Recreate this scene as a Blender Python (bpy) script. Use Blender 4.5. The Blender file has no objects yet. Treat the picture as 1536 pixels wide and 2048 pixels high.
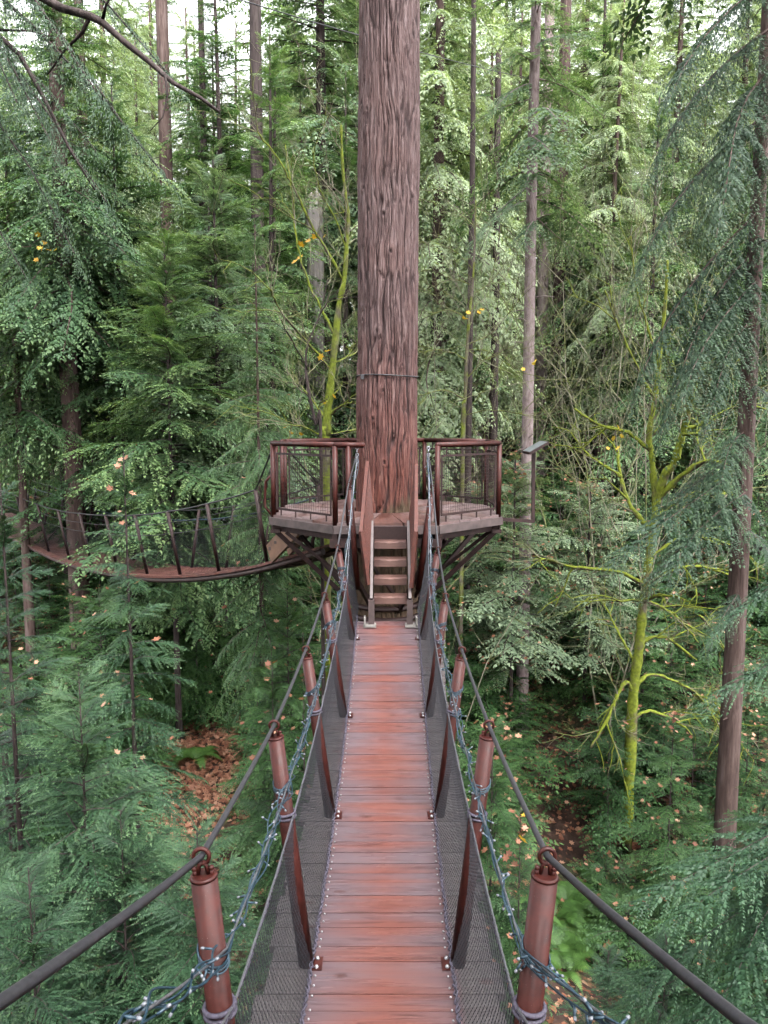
import bpy, math, random
import numpy as np
from mathutils import Vector, Matrix

R = random.Random(7)
N = np.random.default_rng(11)
SC = bpy.context.scene
COL = SC.collection
EYE = 10.0                                   # camera height above datum
F = 1537.0                                   # focal length in photo pixels (1536 wide)
PITCH = math.atan(174 / F)
CP, SP = math.cos(PITCH), math.sin(PITCH)

# ------------------------------------------------------------------ helpers
def at(u, v, Y):
    """world point seen at photo pixel (u, v) at distance Y in front of the camera"""
    a, b = (u - 768) / F, -(v - 1024) / F
    ry, rz = CP + b * SP, -SP + b * CP
    t = Y / ry
    return Vector((a * t, Y, EYE + rz * t))

def px(P):
    d = P[1] * CP - (P[2] - EYE) * SP
    w = P[1] * SP + (P[2] - EYE) * CP
    return 768 + P[0] / d * F, 1024 - w / d * F

def tag(o, label=None, cat=None, group=None, kind=None):
    if label: o['label'] = label
    if cat: o['category'] = cat
    if group: o['group'] = group
    if kind: o['kind'] = kind
    return o

def empty(name, loc, label, cat, group=None):
    o = bpy.data.objects.new(name, None); COL.objects.link(o)
    o.location = loc; o.empty_display_size = .2
    return tag(o, label, cat, group)

def link(name, me, parent=None, loc=None):
    o = bpy.data.objects.new(name, me); COL.objects.link(o)
    if parent is not None: o.parent = parent
    if loc is not None: o.location = loc
    return o

class MB:
    """collects boxes, tubes and polygons into one mesh"""
    def __init__(s): s.v, s.f, s.m, s.sm = [], [], [], []
    def add(s, vs, fs, m=0, smooth=False):
        b = len(s.v); s.v.extend([tuple(p) for p in vs])
        for f in fs: s.f.append(tuple(i + b for i in f)); s.m.append(m); s.sm.append(smooth)
    def tube(s, path, rad, n=8, m=0, cap=True, smooth=True):
        P = np.array([tuple(p) for p in path], float); k = len(P)
        rad = np.full(k, rad, float) if np.isscalar(rad) else np.array(rad, float)
        T = np.gradient(P, axis=0); T /= np.linalg.norm(T, axis=1)[:, None] + 1e-12
        ref = np.array([0, 0, 1.]) if abs(T[0][2]) < .9 else np.array([1., 0, 0])
        u = np.cross(T[0], ref); u /= np.linalg.norm(u)
        vs = []
        ang = np.arange(n) * 2 * math.pi / n
        for i in range(k):
            u = u - T[i] * np.dot(u, T[i]); u /= np.linalg.norm(u) + 1e-12
            w = np.cross(T[i], u)
            vs.extend(P[i] + rad[i] * (np.cos(a) * u + np.sin(a) * w) for a in ang)
        fs = [(i * n + j, i * n + (j + 1) % n, (i + 1) * n + (j + 1) % n, (i + 1) * n + j) for i in range(k - 1) for j in range(n)]
        b = len(s.v); s.add(vs, fs, m, smooth)
        if cap:
            s.f.append(tuple(b + j for j in range(n))[::-1]); s.m.append(m); s.sm.append(False)
            s.f.append(tuple(b + (k - 1) * n + j for j in range(n))); s.m.append(m); s.sm.append(False)
    def bar(s, a, b, w, h, m=0, up=(0, 0, 1)):
        a, b = Vector(a), Vector(b); t = (b - a).normalized(); up = Vector(up)
        if abs(t.dot(up)) > .99: up = Vector((0, 1, 0))
        x = t.cross(up).normalized(); z = x.cross(t)
        vs = [p + x * sx * w / 2 + z * sz * h / 2 for p in (a, b) for sx, sz in ((-1, -1), (1, -1), (1, 1), (-1, 1))]
        s.add(vs, [(0, 1, 2, 3)[::-1], (4, 5, 6, 7), (0, 1, 5, 4), (1, 2, 6, 5), (2, 3, 7, 6), (3, 0, 4, 7)], m)
    def box(s, c, d, m=0):
        c = Vector(c); x, y, z = d
        s.bar(c - Vector((0, y / 2, 0)), c + Vector((0, y / 2, 0)), x, z, m)
    def ball(s, c, r, m=0, n=8):
        c = np.array(tuple(c)); vs = [c + (0, 0, r)]; fs = []; k = max(3, n // 2)
        for i in range(1, k):
            a = math.pi * i / k
            vs += [c + r * np.array((math.sin(a) * math.cos(2 * math.pi * j / n), math.sin(a) * math.sin(2 * math.pi * j / n), math.cos(a))) for j in range(n)]
        vs.append(c - (0, 0, r)); e = len(vs) - 1
        for j in range(n):
            fs.append((0, 1 + j, 1 + (j + 1) % n)); fs.append((e, 1 + (k - 2) * n + (j + 1) % n, 1 + (k - 2) * n + j))
            for i in range(k - 2): fs.append((1 + i * n + j, 1 + (i + 1) * n + j, 1 + (i + 1) * n + (j + 1) % n, 1 + i * n + (j + 1) % n))
        s.add(vs, fs, m, True)
    def ring(s, c, axis, Rr, r, n=18, k=6, m=0):
        ax = Vector(axis).normalized(); u = ax.orthogonal().normalized(); w = ax.cross(u); c = Vector(c)
        s.tube([c + (u * math.cos(t) + w * math.sin(t)) * Rr for t in [2 * math.pi * i / n for i in range(n + 1)]], r, k, m, cap=False)
    def mesh(s, name, mats):
        me = bpy.data.meshes.new(name); me.from_pydata(s.v, [], s.f)
        for m in (mats if isinstance(mats, (list, tuple)) else [mats]): me.materials.append(m)
        me.polygons.foreach_set('material_index', s.m); me.polygons.foreach_set('use_smooth', s.sm)
        me.update(); return me
    def build(s, name, mats, parent=None, org=None):
        if org is not None: s.v = [(p[0] - org[0], p[1] - org[1], p[2] - org[2]) for p in s.v]
        return link(name, s.mesh(name, mats), parent)

def quad_mesh(name, V, tint, mat):
    """V: (n,4,3) leaf quads, tint: (n,)"""
    n = len(V); me = bpy.data.meshes.new(name)
    me.vertices.add(n * 4); me.vertices.foreach_set('co', np.ascontiguousarray(V, np.float32).ravel())
    me.loops.add(n * 4); me.loops.foreach_set('vertex_index', np.arange(n * 4, dtype=np.int32))
    me.polygons.add(n); me.polygons.foreach_set('loop_start', np.arange(0, n * 4, 4, dtype=np.int32))
    a = me.attributes.new('tint', 'FLOAT', 'FACE'); a.data.foreach_set('value', np.ascontiguousarray(tint, np.float32))
    me.materials.append(mat); me.update(calc_edges=True)
    return me

def vnoise(nu, nv, cu, cv, wrap=True, rng=N):
    """smooth value noise on an (nv, nu) grid with cu x cv cells"""
    g = rng.random((cv + 2, cu + (0 if wrap else 2)))
    u = np.arange(nu) / nu * cu; v = np.arange(nv) / nv * cv
    iu, iv = u.astype(int), v.astype(int); fu, fv = u - iu, v - iv
    fu, fv = fu * fu * (3 - 2 * fu), (fv * fv * (3 - 2 * fv))[:, None]
    m = g.shape[1]; a, b = iu % m, (iu + 1) % m
    top = g[iv][:, a] * (1 - fu) + g[iv][:, b] * fu
    bot = g[iv + 1][:, a] * (1 - fu) + g[iv + 1][:, b] * fu
    return top * (1 - fv) + bot * fv

# ------------------------------------------------------------------ materials
def newmat(name):
    m = bpy.data.materials.new(name); m.use_nodes = True
    nt = m.node_tree; nt.nodes.clear()
    out = nt.nodes.new('ShaderNodeOutputMaterial')
    return m, nt, out

class G:
    """small node helper"""
    def __init__(s, nt): s.nt = nt
    def n(s, t, **kw):
        x = s.nt.nodes.new(t)
        for k, v in kw.items():
            if k.startswith('_'): setattr(x, k[1:], v)
            else: x.inputs[k.replace('__', ' ')].default_value = v
        return x
    def l(s, a, b): s.nt.links.new(a, b)
    def coord(s, which='Object', scale=(1, 1, 1), loc=(0, 0, 0)):
        c = s.n('ShaderNodeTexCoord'); m = s.n('ShaderNodeMapping'); m.inputs['Scale'].default_value = scale; m.inputs['Location'].default_value = loc
        s.l(c.outputs[which], m.inputs[0]); return m.outputs[0]
    def noise(s, vec, scale, detail=3, rough=.55, dist=0):
        x = s.n('ShaderNodeTexNoise', Scale=scale, Detail=detail, Roughness=rough, Distortion=dist)
        if vec is not None: s.l(vec, x.inputs['Vector'])
        return x.outputs['Fac']
    def ramp(s, fac, stops, interp='LINEAR'):
        x = s.n('ShaderNodeValToRGB'); r = x.color_ramp; r.interpolation = interp
        while len(r.elements) < len(stops): r.elements.new(.5)
        for e, (p, c) in zip(r.elements, stops):
            e.position = p; e.color = (c, c, c, 1) if np.isscalar(c) else (*c, 1)
        s.l(fac, x.inputs[0]); return x.outputs[0]
    def mix(s, fac, a, b, mode='MIX'):
        x = s.n('ShaderNodeMix', _data_type='RGBA', _blend_type=mode)
        for sock, val in ((x.inputs[0], fac), (x.inputs[6], a), (x.inputs[7], b)):
            if isinstance(val, (int, float)): sock.default_value = val
            elif isinstance(val, tuple): sock.default_value = (*val, 1)
            else: s.l(val, sock)
        return x.outputs[2]
    def math(s, op, a, b=0.0, c=None, clamp=False):
        x = s.n('ShaderNodeMath', _operation=op, _use_clamp=clamp)
        for i, val in enumerate((a, b) if c is None else (a, b, c)):
            if isinstance(val, (int, float)): x.inputs[i].default_value = val
            else: s.l(val, x.inputs[i])
        return x.outputs[0]
    def bump(s, h, strength=.5, dist=.01):
        x = s.n('ShaderNodeBump', Strength=strength, Distance=dist); s.l(h, x.inputs['Height']); return x.outputs[0]
    def bsdf(s, out, col, rough=.5, spec=.5, metal=0.0, normal=None):
        b = s.n('ShaderNodeBsdfPrincipled', Metallic=metal)
        b.inputs['Specular IOR Level'].default_value = spec
        if isinstance(col, tuple): b.inputs['Base Color'].default_value = (*col, 1)
        else: s.l(col, b.inputs['Base Color'])
        if isinstance(rough, (int, float)): b.inputs['Roughness'].default_value = rough
        else: s.l(rough, b.inputs['Roughness'])
        if normal is not None: s.l(normal, b.inputs['Normal'])
        if out is not None: s.l(b.outputs[0], out.inputs['Surface'])
        return b

def plain(name, col, rough=.5, metal=0.0, var=.25, scale=12, spec=.5):
    col = tuple(c * .78 for c in col)
    m, nt, out = newmat(name); g = G(nt)
    f = g.noise(g.coord(), scale, 4)
    dark = tuple(c * (1 - var) for c in col); light = tuple(min(1, c * (1 + var)) for c in col)
    g.bsdf(out, g.ramp(f, [(.3, dark), (.7, light)]), rough, spec, metal, g.bump(f, .15, .004))
    return m

def leafmat(name, dark, mid, light, transl=.28, rough=.5, spec=.35):
    m, nt, out = newmat(name); g = G(nt)
    a = g.n('ShaderNodeAttribute', _attribute_name='tint')
    oi = g.n('ShaderNodeObjectInfo')
    f = g.noise(g.coord(), .55, 2)
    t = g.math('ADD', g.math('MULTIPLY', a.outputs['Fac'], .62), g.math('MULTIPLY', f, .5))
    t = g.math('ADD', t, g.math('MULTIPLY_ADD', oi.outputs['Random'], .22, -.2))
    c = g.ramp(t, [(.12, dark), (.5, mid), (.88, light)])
    b = g.bsdf(None, c, rough, spec)
    tr = g.n('ShaderNodeBsdfTranslucent'); g.l(g.mix(1.0, c, (1.3, 1.35, .6), 'MULTIPLY'), tr.inputs[0])
    mx = g.n('ShaderNodeMixShader', Fac=transl); g.l(b.outputs[0], mx.inputs[1]); g.l(tr.outputs[0], mx.inputs[2])
    g.l(mx.outputs[0], out.inputs['Surface'])
    return m

def barkmat(name, fissure, mid, ridge, scale=9, stretch=.12, moss=0.0, mosscol=(.16, .2, .02), rough=.85):
    fissure, mid, ridge, mosscol = (tuple(c * .82 for c in q) for q in (fissure, mid, ridge, mosscol))
    m, nt, out = newmat(name); g = G(nt)
    v = g.coord(scale=(1, 1, stretch)); n1 = g.noise(v, scale, 5, .65, .4); n2 = g.noise(g.coord(), 1.3, 3)
    c = g.ramp(n1, [(.33, fissure), (.5, mid), (.68, ridge)])
    c = g.mix(g.ramp(n2, [(.35, 0.), (.7, .55)]), c, mid)
    if moss > 0:
        ge = g.n('ShaderNodeNewGeometry'); sx = g.n('ShaderNodeSeparateXYZ'); g.l(ge.outputs['Normal'], sx.inputs[0])
        mf = g.math('ADD', g.noise(g.coord(), 2.2, 4), g.math('MULTIPLY', sx.outputs['Z'], .22))
        mf = g.ramp(mf, [(max(0, .62 - moss * .35), 0.), (max(.05, .78 - moss * .35), 1.)])
        mc = g.ramp(g.noise(g.coord(), 14, 3), [(.3, tuple(x * .45 for x in mosscol)), (.7, mosscol)])
        c = g.mix(mf, c, mc)
    g.bsdf(out, c, rough, .25, 0, g.bump(n1, .9, .03))
    return m

M = {}
M['post'] = plain('brown_painted_steel', (.052, .0105, .008), .42, 0, .35, 25, .2)
m, nt, out = newmat('weathered_brown_paint'); g = G(nt)
f = g.noise(g.coord(), 22, 4); f2 = g.noise(g.coord(scale=(1, 1, .25)), 60, 5, .7)
c = g.ramp(f, [(.3, (.027, .0058, .0045)), (.7, (.053, .011, .008))])
c = g.mix(g.ramp(f2, [(.66, 0.), (.72, .7)]), c, (.12, .05, .03)); c = g.mix(g.ramp(g.noise(g.coord(), 170, 2), [(.74, 0.), (.76, .6)]), c, (.3, .24, .22))
g.bsdf(out, c, g.ramp(f, [(.3, .36), (.7, .55)]), .25, 0, g.bump(f2, .12, .003)); M['post'] = m
M['dark_steel'] = plain('dark_brown_steel', (.035, .017, .016), .55, 0, .35, 20, .3)
M['cable'] = plain('black_cable', (.035, .033, .038), .5, 0, .3, 60)
M['wire'] = plain('galvanised_wire', (.22, .22, .24), .4, .6, .3, 50)
M['net'] = plain('net_twine', (.022, .021, .026), .7, 0, .3, 80, .2)
M['rope'] = plain('lacing_rope', (.06, .05, .075), .7, 0, .6, 90)
M['chain'] = plain('zinc_chain', (.5, .5, .56), .35, .7, .2, 60)
M['light_wire'] = plain('blue_green_flex', (.02, .05, .075), .45, 0, .4, 60)
M['bulb_tip'] = plain('white_bulb_plastic', (.17, .18, .205), .3, 0, .05, 30)
M['bolt'] = plain('bright_bolt_steel', (.4, .39, .41), .35, .3, .15, 60)
M['rust'] = plain('rust_orange_steel', (.075, .019, .012), .45, 0, .35, 22, .3)
M['stringer'] = plain('grey_brown_steel', (.085, .058, .056), .5, 0, .25, 15)
M['concrete'] = plain('pale_foot_plate', (.27, .25, .23), .7, 0, .2, 30)
M['sign_face'] = plain('grey_sign_sheet', (.2, .22, .23), .3, 0, .25, 9)

def woodmat(name, centre, edge, dark, rough=(.3, .6), worn=.34, grain_scale=(1.1, 16, 16), key='x'):
    centre, edge, dark = (tuple(c * .8 for c in q) for q in (centre, edge, dark))
    m, nt, out = newmat(name); g = G(nt)
    a = g.n('ShaderNodeAttribute', _attribute_name='tint')
    c0 = g.n('ShaderNodeTexCoord'); sx = g.n('ShaderNodeSeparateXYZ'); g.l(c0.outputs['Object'], sx.inputs[0])
    # plank-wise offset so that the grain breaks at every joint
    mp = g.n('ShaderNodeMapping'); mp.inputs['Scale'].default_value = grain_scale; g.l(c0.outputs['Object'], mp.inputs[0])
    of = g.n('ShaderNodeCombineXYZ'); g.l(g.math('MULTIPLY', a.outputs['Fac'], 37.), of.inputs[0]); g.l(g.math('MULTIPLY', a.outputs['Fac'], 11.), of.inputs[2])
    va = g.n('ShaderNodeVectorMath', _operation='ADD'); g.l(mp.outputs[0], va.inputs[0]); g.l(of.outputs[0], va.inputs[1])
    grain = g.noise(va.outputs[0], 2.0, 6, .62, 1.2)
    blot = g.noise(va.outputs[0], .55, 2)
    big = g.noise(c0.outputs['Object'], 1.1, 3)
    d = g.math('ABSOLUTE', sx.outputs['X'])
    w = g.math('SUBTRACT', 1., g.math('DIVIDE', d, worn))
    w = g.math('ADD', g.math('MULTIPLY', w, .62), g.math('MULTIPLY_ADD', blot, 1.1, -.58))
    w = g.math('ADD', w, g.math('MULTIPLY_ADD', big, .4, -.2))
    w = g.math('ADD', w, g.math('MULTIPLY_ADD', a.outputs['Fac'], .5, -.2), clamp=True)
    c = g.mix(g.ramp(w, [(.08, 0.), (.75, 1.)]), edge, centre)
    c = g.mix(g.ramp(grain, [(.3, .6), (.5, 0.)]), c, dark)
    c = g.mix(g.math('MULTIPLY', g.ramp(grain, [(.6, 0.), (.78, 1.)]), .35), c, (.24, .105, .075))
    if name.startswith('wet'): c = g.mix(g.ramp(d, [(.40, 0.), (.43, .85)]), c, (.058, .052, .05))     # untrodden ends outside the netting
    # knots
    mk = g.n('ShaderNodeMapping'); mk.inputs['Scale'].default_value = (3.1, 6.2, 1); g.l(va.outputs[0], mk.inputs[0])
    km = g.n('ShaderNodeMapping'); km.inputs['Scale'].default_value = (2.6, 6.0, .001); g.l(c0.outputs['Object'], km.inputs[0])
    ka = g.n('ShaderNodeVectorMath', _operation='ADD'); g.l(km.outputs[0], ka.inputs[0]); g.l(of.outputs[0], ka.inputs[1])
    vo = g.n('ShaderNodeTexVoronoi', Scale=1.0, Randomness=1.0); g.l(ka.outputs[0], vo.inputs['Vector'])
    kd = g.math('ADD', vo.outputs['Distance'], g.math('MULTIPLY_ADD', grain, .12, -.06))
    c = g.mix(g.math('MULTIPLY', g.ramp(kd, [(.035, 1.), (.07, .5), (.1, .65), (.13, 0.)]), .85), c, (.05, .018, .014))
    r = g.n('ShaderNodeMapRange'); g.l(g.noise(va.outputs[0], .8, 3), r.inputs[0]); r.inputs[1].default_value = .35; r.inputs[2].default_value = .65
    r.inputs[3].default_value, r.inputs[4].default_value = rough
    g.bsdf(out, c, r.outputs[0], .5, 0, g.bump(grain, .3, .006))
    return m

M['deck'] = woodmat('wet_red_deck_wood', (.165, .062, .05), (.118, .084, .093), (.04, .018, .018), (.18, .34), .42)  # sky sheen painted in as the mauve grey edge colour; centre worn red
M['platform_deck'] = woodmat('worn_platform_wood', (.12, .05, .038), (.17, .12, .118), (.06, .032, .03), worn=1.6, grain_scale=(9, 1.2, 9))
M['tread'] = woodmat('worn_tread_wood', (.16, .085, .068), (.075, .036, .032), (.07, .03, .026), worn=.25)
M['fascia'] = plain('grey_fascia_wood', (.09, .064, .062), .6, 0, .4, 6)
M['stair_wood'] = plain('brown_stair_wood', (.17, .09, .055), .6, 0, .4, 5)

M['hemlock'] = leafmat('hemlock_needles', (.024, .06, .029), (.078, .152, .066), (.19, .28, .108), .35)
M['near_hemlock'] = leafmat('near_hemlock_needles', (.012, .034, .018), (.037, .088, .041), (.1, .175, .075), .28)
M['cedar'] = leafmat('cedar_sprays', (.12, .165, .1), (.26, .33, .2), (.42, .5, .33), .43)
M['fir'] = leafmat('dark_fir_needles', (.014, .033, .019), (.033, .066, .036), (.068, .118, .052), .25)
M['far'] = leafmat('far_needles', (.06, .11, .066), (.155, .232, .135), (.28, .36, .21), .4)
M['sapling'] = leafmat('sapling_needles', (.015, .042, .015), (.04, .096, .03), (.095, .18, .055), .32)
M['pale_bush'] = leafmat('pale_bush_leaves', (.09, .14, .085), (.19, .26, .155), (.3, .36, .23), .35)
M['fern'] = leafmat('fern_fronds', (.03, .075, .015), (.07, .15, .03), (.13, .22, .055), .3)
M['autumn'] = leafmat('autumn_leaves', (.15, .055, .032), (.33, .15, .09), (.48, .3, .21), .25, .6)
M['yellow_leaf'] = leafmat('yellow_leaves', (.45, .25, .03), (.6, .4, .05), (.7, .52, .12), .3)

M['bark_brown'] = barkmat('brown_bark', (.03, .018, .016), (.09, .058, .05), (.17, .125, .115))
M['bark_dark'] = barkmat('dark_bark', (.018, .013, .012), (.045, .032, .03), (.09, .07, .066), 12)
M['bark_grey'] = barkmat('pinkish_grey_bark', (.12, .085, .085), (.25, .19, .185), (.36, .3, .3), 16, .3)
M['bark_snag'] = barkmat('weathered_snag_wood', (.09, .08, .075), (.19, .17, .16), (.29, .27, .26), 7)
M['bark_moss'] = barkmat('mossy_bark', (.04, .03, .02), (.1, .08, .05), (.2, .17, .13), 9, .4, .8, (.24, .29, .03))
M['bark_mid_moss'] = barkmat('patchy_moss_bark', (.035, .03, .02), (.1, .085, .06), (.2, .18, .14), 9, .4, .72, (.18, .225, .022))
M['bark_half_moss'] = barkmat('half_mossy_bark', (.04, .035, .025), (.11, .09, .07), (.2, .18, .15), 9, .4, .5, (.16, .2, .022))
M['twig'] = barkmat('pale_twig_bark', (.12, .1, .07), (.24, .22, .16), (.4, .37, .3), 9, .4, .35, (.2, .24, .06))

# giant trunk bark: red-brown low down, mauve grey above, dark fissures
m, nt, out = newmat('stringy_fir_bark'); g = G(nt)
geo = g.coord(); sx = g.n('ShaderNodeSeparateXYZ'); g.l(geo, sx.inputs[0])
fine = g.noise(g.coord(scale=(1, 1, .07)), 34, 6, .7, .5); med = g.noise(g.coord(scale=(1, 1, .12)), 9, 4, .6, .6)
gr = g.n('ShaderNodeAttribute', _attribute_name='groove')
hz = g.math('ADD', sx.outputs['Z'], g.math('MULTIPLY_ADD', med, 2.6, -1.3))
low = g.ramp(g.math('MULTIPLY_ADD', hz, .2, .1), [(.05, 1.), (.68, 0.)])       # object origin at platform level
up = g.ramp(fine, [(.32, (.031, .015, .015)), (.5, (.078, .046, .044)), (.68, (.165, .12, .118))])
lo = g.ramp(fine, [(.3, (.03, .007, .005)), (.5, (.092, .022, .0135)), (.7, (.16, .058, .037))])
c = g.mix(low, up, lo)
c = g.mix(g.ramp(g.noise(geo, .9, 3), [(.5, 0.), (.75, .45)]), c, (.085, .04, .032))
c = g.mix(g.ramp(gr.outputs['Fac'], [(.1, .95), (.8, 0.)]), c, (.02, .009, .009))  # cavity shade painted into the grooves, over the darker fissure brown
ft = g.math('ADD', g.math('MULTIPLY', sx.outputs['Z'], -1.6), g.math('ADD', g.math('MULTIPLY', sx.outputs['X'], .9), g.math('MULTIPLY', med, .9)))
c = g.mix(g.ramp(ft, [(.3, 0.), (.55, .75)]), c, (.05, .04, .022))
g.bsdf(out, c, .75, .3, 0, g.bump(g.math('ADD', fine, med), .8, .02)); M['big_bark'] = m

# ground: dark soil, moss and a speckle of fallen leaves
m, nt, out = newmat('forest_floor'); g = G(nt)
v = g.coord(); n1 = g.noise(v, .35, 4); n2 = g.noise(v, 2.5, 5)
vo = g.n('ShaderNodeTexVoronoi', Scale=11.0); g.l(v, vo.inputs['Vector'])
sp = g.n('ShaderNodeSeparateColor'); g.l(vo.outputs['Color'], sp.inputs[0])
c = g.ramp(n2, [(.3, (.016, .009, .007)), (.55, (.042, .023, .016)), (.75, (.075, .044, .03))])
lf = g.ramp(sp.outputs[1], [(.2, (.16, .055, .03)), (.6, (.32, .13, .07)), (.9, (.42, .24, .15))])
c = g.mix(g.ramp(g.math('ADD', sp.outputs[0], g.math('MULTIPLY_ADD', n1, 1.2, -.6)), [(.74, 0.), (.82, .7)]), c, lf)
c = g.mix(g.ramp(g.noise(v, .8, 4), [(.5, 0.), (.64, .6)]), c, g.ramp(g.noise(v, 9, 4), [(.35, (.012, .022, .008)), (.7, (.05, .085, .028))]))
g.bsdf(out, c, .8, .25, 0, g.bump(n2, .8, .08)); M['ground'] = m

# ------------------------------------------------------------------ ground
GY = [-20, 0, 12, 16, 20, 25, 30, 40, 55, 80, 150, 300]
GZ = [-9.6, -9.5, -9.1, -8.7, -8.1, -6.4, -4.6, -2.0, .4, 4, 10, 22]
_ph = [(R.uniform(0, 6.28), R.uniform(0, 6.28), R.uniform(.12, .5), R.uniform(.12, .5), R.uniform(.08, .22)) for _ in range(9)]
def ground_h(x, y):
    x = np.asarray(x, float); y = np.asarray(y, float)
    z = np.interp(y, GY, GZ) + .0035 * np.clip(np.abs(x) - 3, 0, 40) ** 2 * np.exp(-((y - 20) / 40) ** 2)
    z = z - 1.0 * np.exp(-((x - 4.6) / 1.6) ** 2 - ((y - 19) / 6) ** 2)
    z = z - 1.7 * np.exp(-((x - 7) / 3.2) ** 2 - ((y - 14.5) / 4) ** 2)
    for a, b, fx, fy, am in _ph: z = z + am * np.sin(fx * x + a) * np.sin(fy * y + b)
    return z + EYE
xs = np.concatenate([np.linspace(-220, -40, 30), np.linspace(-39, 39, 157), np.linspace(40, 220, 30)])
ys = np.concatenate([np.linspace(-40, 2, 15), np.linspace(3, 60, 150), np.linspace(62, 300, 50)])
gx, gy = np.meshgrid(xs, ys); gz = ground_h(gx, gy)
nx, ny = len(xs), len(ys)
idx = np.arange(nx * ny).reshape(ny, nx)
me = bpy.data.meshes.new('ground')
me.from_pydata(np.stack([gx, gy, gz], -1).reshape(-1, 3).tolist(), [], np.stack([idx[:-1, :-1], idx[:-1, 1:], idx[1:, 1:], idx[1:, :-1]], -1).reshape(-1, 4).tolist())
me.polygons.foreach_set('use_smooth', [True] * len(me.polygons)); me.materials.append(M['ground'])
tag(link('ground', me), kind='structure')
def gh(x, y): return float(ground_h(x, y))

# ------------------------------------------------------------------ footbridge
def xc(Y): return -.055 + .0105 * Y
def dz(Y): return EYE - 3.12 + .029 * (Y - 5.2) ** 2
IN, OUT = .385, .66
bridge = empty('footbridge', (0, 5, dz(5)), 'narrow red timber suspension footbridge with netting leading straight to the big trunk', 'footbridge')
ORG = bridge.location.copy()

planks = []; tints = []
Y = -.2
while Y < 9.72:
    w = R.choice([.12, .14, .14, .15, .19, .28]); y1 = min(Y + w, 9.78)
    planks.append((Y, y1 - .006)); Y = y1
mb = MB()
for a, b in planks:
    o = R.uniform(-.02, .02); lift = R.uniform(-.003, .003); hw0, hw1 = OUT + R.uniform(-.025, .02), OUT + R.uniform(-.025, .02)
    vs = []
    for yy in (a, b):
        for sxx, zz in ((-hw0, -.045), (hw1, -.045), (hw1, 0), (-hw0, 0)):
            vs.append((xc(yy) + sxx + o, yy, dz(yy) + zz + lift))
    mb.add(vs, [(3, 2, 1, 0), (4, 5, 6, 7), (0, 1, 5, 4), (1, 2, 6, 5), (2, 3, 7, 6), (3, 0, 4, 7)]); tints.append(R.random())
deck = mb.build('deck', M['deck'], bridge, ORG)
a = deck.data.attributes.new('tint', 'FLOAT', 'FACE'); a.data.foreach_set('value', [t for t in tints for _ in range(6)])
mb = MB()
for s in (-1, 1):
    mb.tube([(xc(y) + s * .5, y, dz(y) - .11) for y in np.linspace(-.2, 9.9, 24)], .045, 8)
mb.build('deck_beam', M['dark_steel'], bridge, ORG)

POSTS = [  # Y of the base, photo pixels of left and right tops
    (2.36, (407, 1748), (1090, 1748)), (4.1, (551, 1472), (975, 1472)), (5.84, (614, 1314), (922, 1316)),
    (7.58, (651, 1202), (890, 1204)), (9.3, (677, 1104), (875, 1108)), (10.42, (698, 977), (864, 984))]
tops = {-1: [], 1: []}; bases = {-1: [], 1: []}
for i, (y, lt, rt) in enumerate(POSTS):
    for s, uv in ((-1, lt), (1, rt)):
        t = at(*uv, y + .02); b = Vector((xc(y) + s * (IN + .035), y, dz(min(y, 9.78)) - .13))
        if i == 5: b = Vector((xc(y) + s * .42, y, EYE - 2.25))
        tops[s].append(t); bases[s].append(b)
        mb = MB(); d = (t - b).normalized(); r = .044
        mb.tube([b, b + (t - b) * .5, t - d * .012], r, 18); mb.tube([t - d * .012, t - d * .004, t], [r * 1.03, r * 1.03, r * .9], 18)
        p = mb.build('post', M['post'], bridge, ORG)
        mb = MB()
        side = Vector((0, 1, 0)); sd = d.cross(side).normalized()
        for k in (-1, 1):
            mb.tube([t + sd * k * .028 - d * .01, t + sd * k * .028 + d * .018], .008, 7)
            mb.ball(t + sd * k * .028 + d * .02, .0105, 0, 7)
        for k in (-1, 1): mb.tube([t + sd * k * .016, t + sd * k * .012 + d * .03, t + d * .045], .007, 6)
        mb.ring(t + d * .062, side, .026, .0075)
        mb.build('eye_bolt', M['post'], p, ORG)
        if i < 5:
            mb = MB(); pz = dz(y) + .006
            mb.box((xc(y) + s * (IN - .005), y, pz), (.075, .11, .008))
            pl = mb.build('base_plate', M['post'], bridge, ORG)
            for q in (-.035, .035):
                mb = MB(); mb.ball((xc(y) + s * (IN - .012), y + q, pz + .008), .0125, 0, 8); mb.build('bolt', M['bolt'], pl, ORG)

def sagline(pts, sag, n=10):
    out = []
    for a, b in zip(pts[:-1], pts[1:]):
        for k in range(n):
            t = k / n; p = a.lerp(b, t); p.z -= sag * 4 * t * (1 - t) * (b - a).length; out.append(p)
    out.append(pts[-1]); return out

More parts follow.
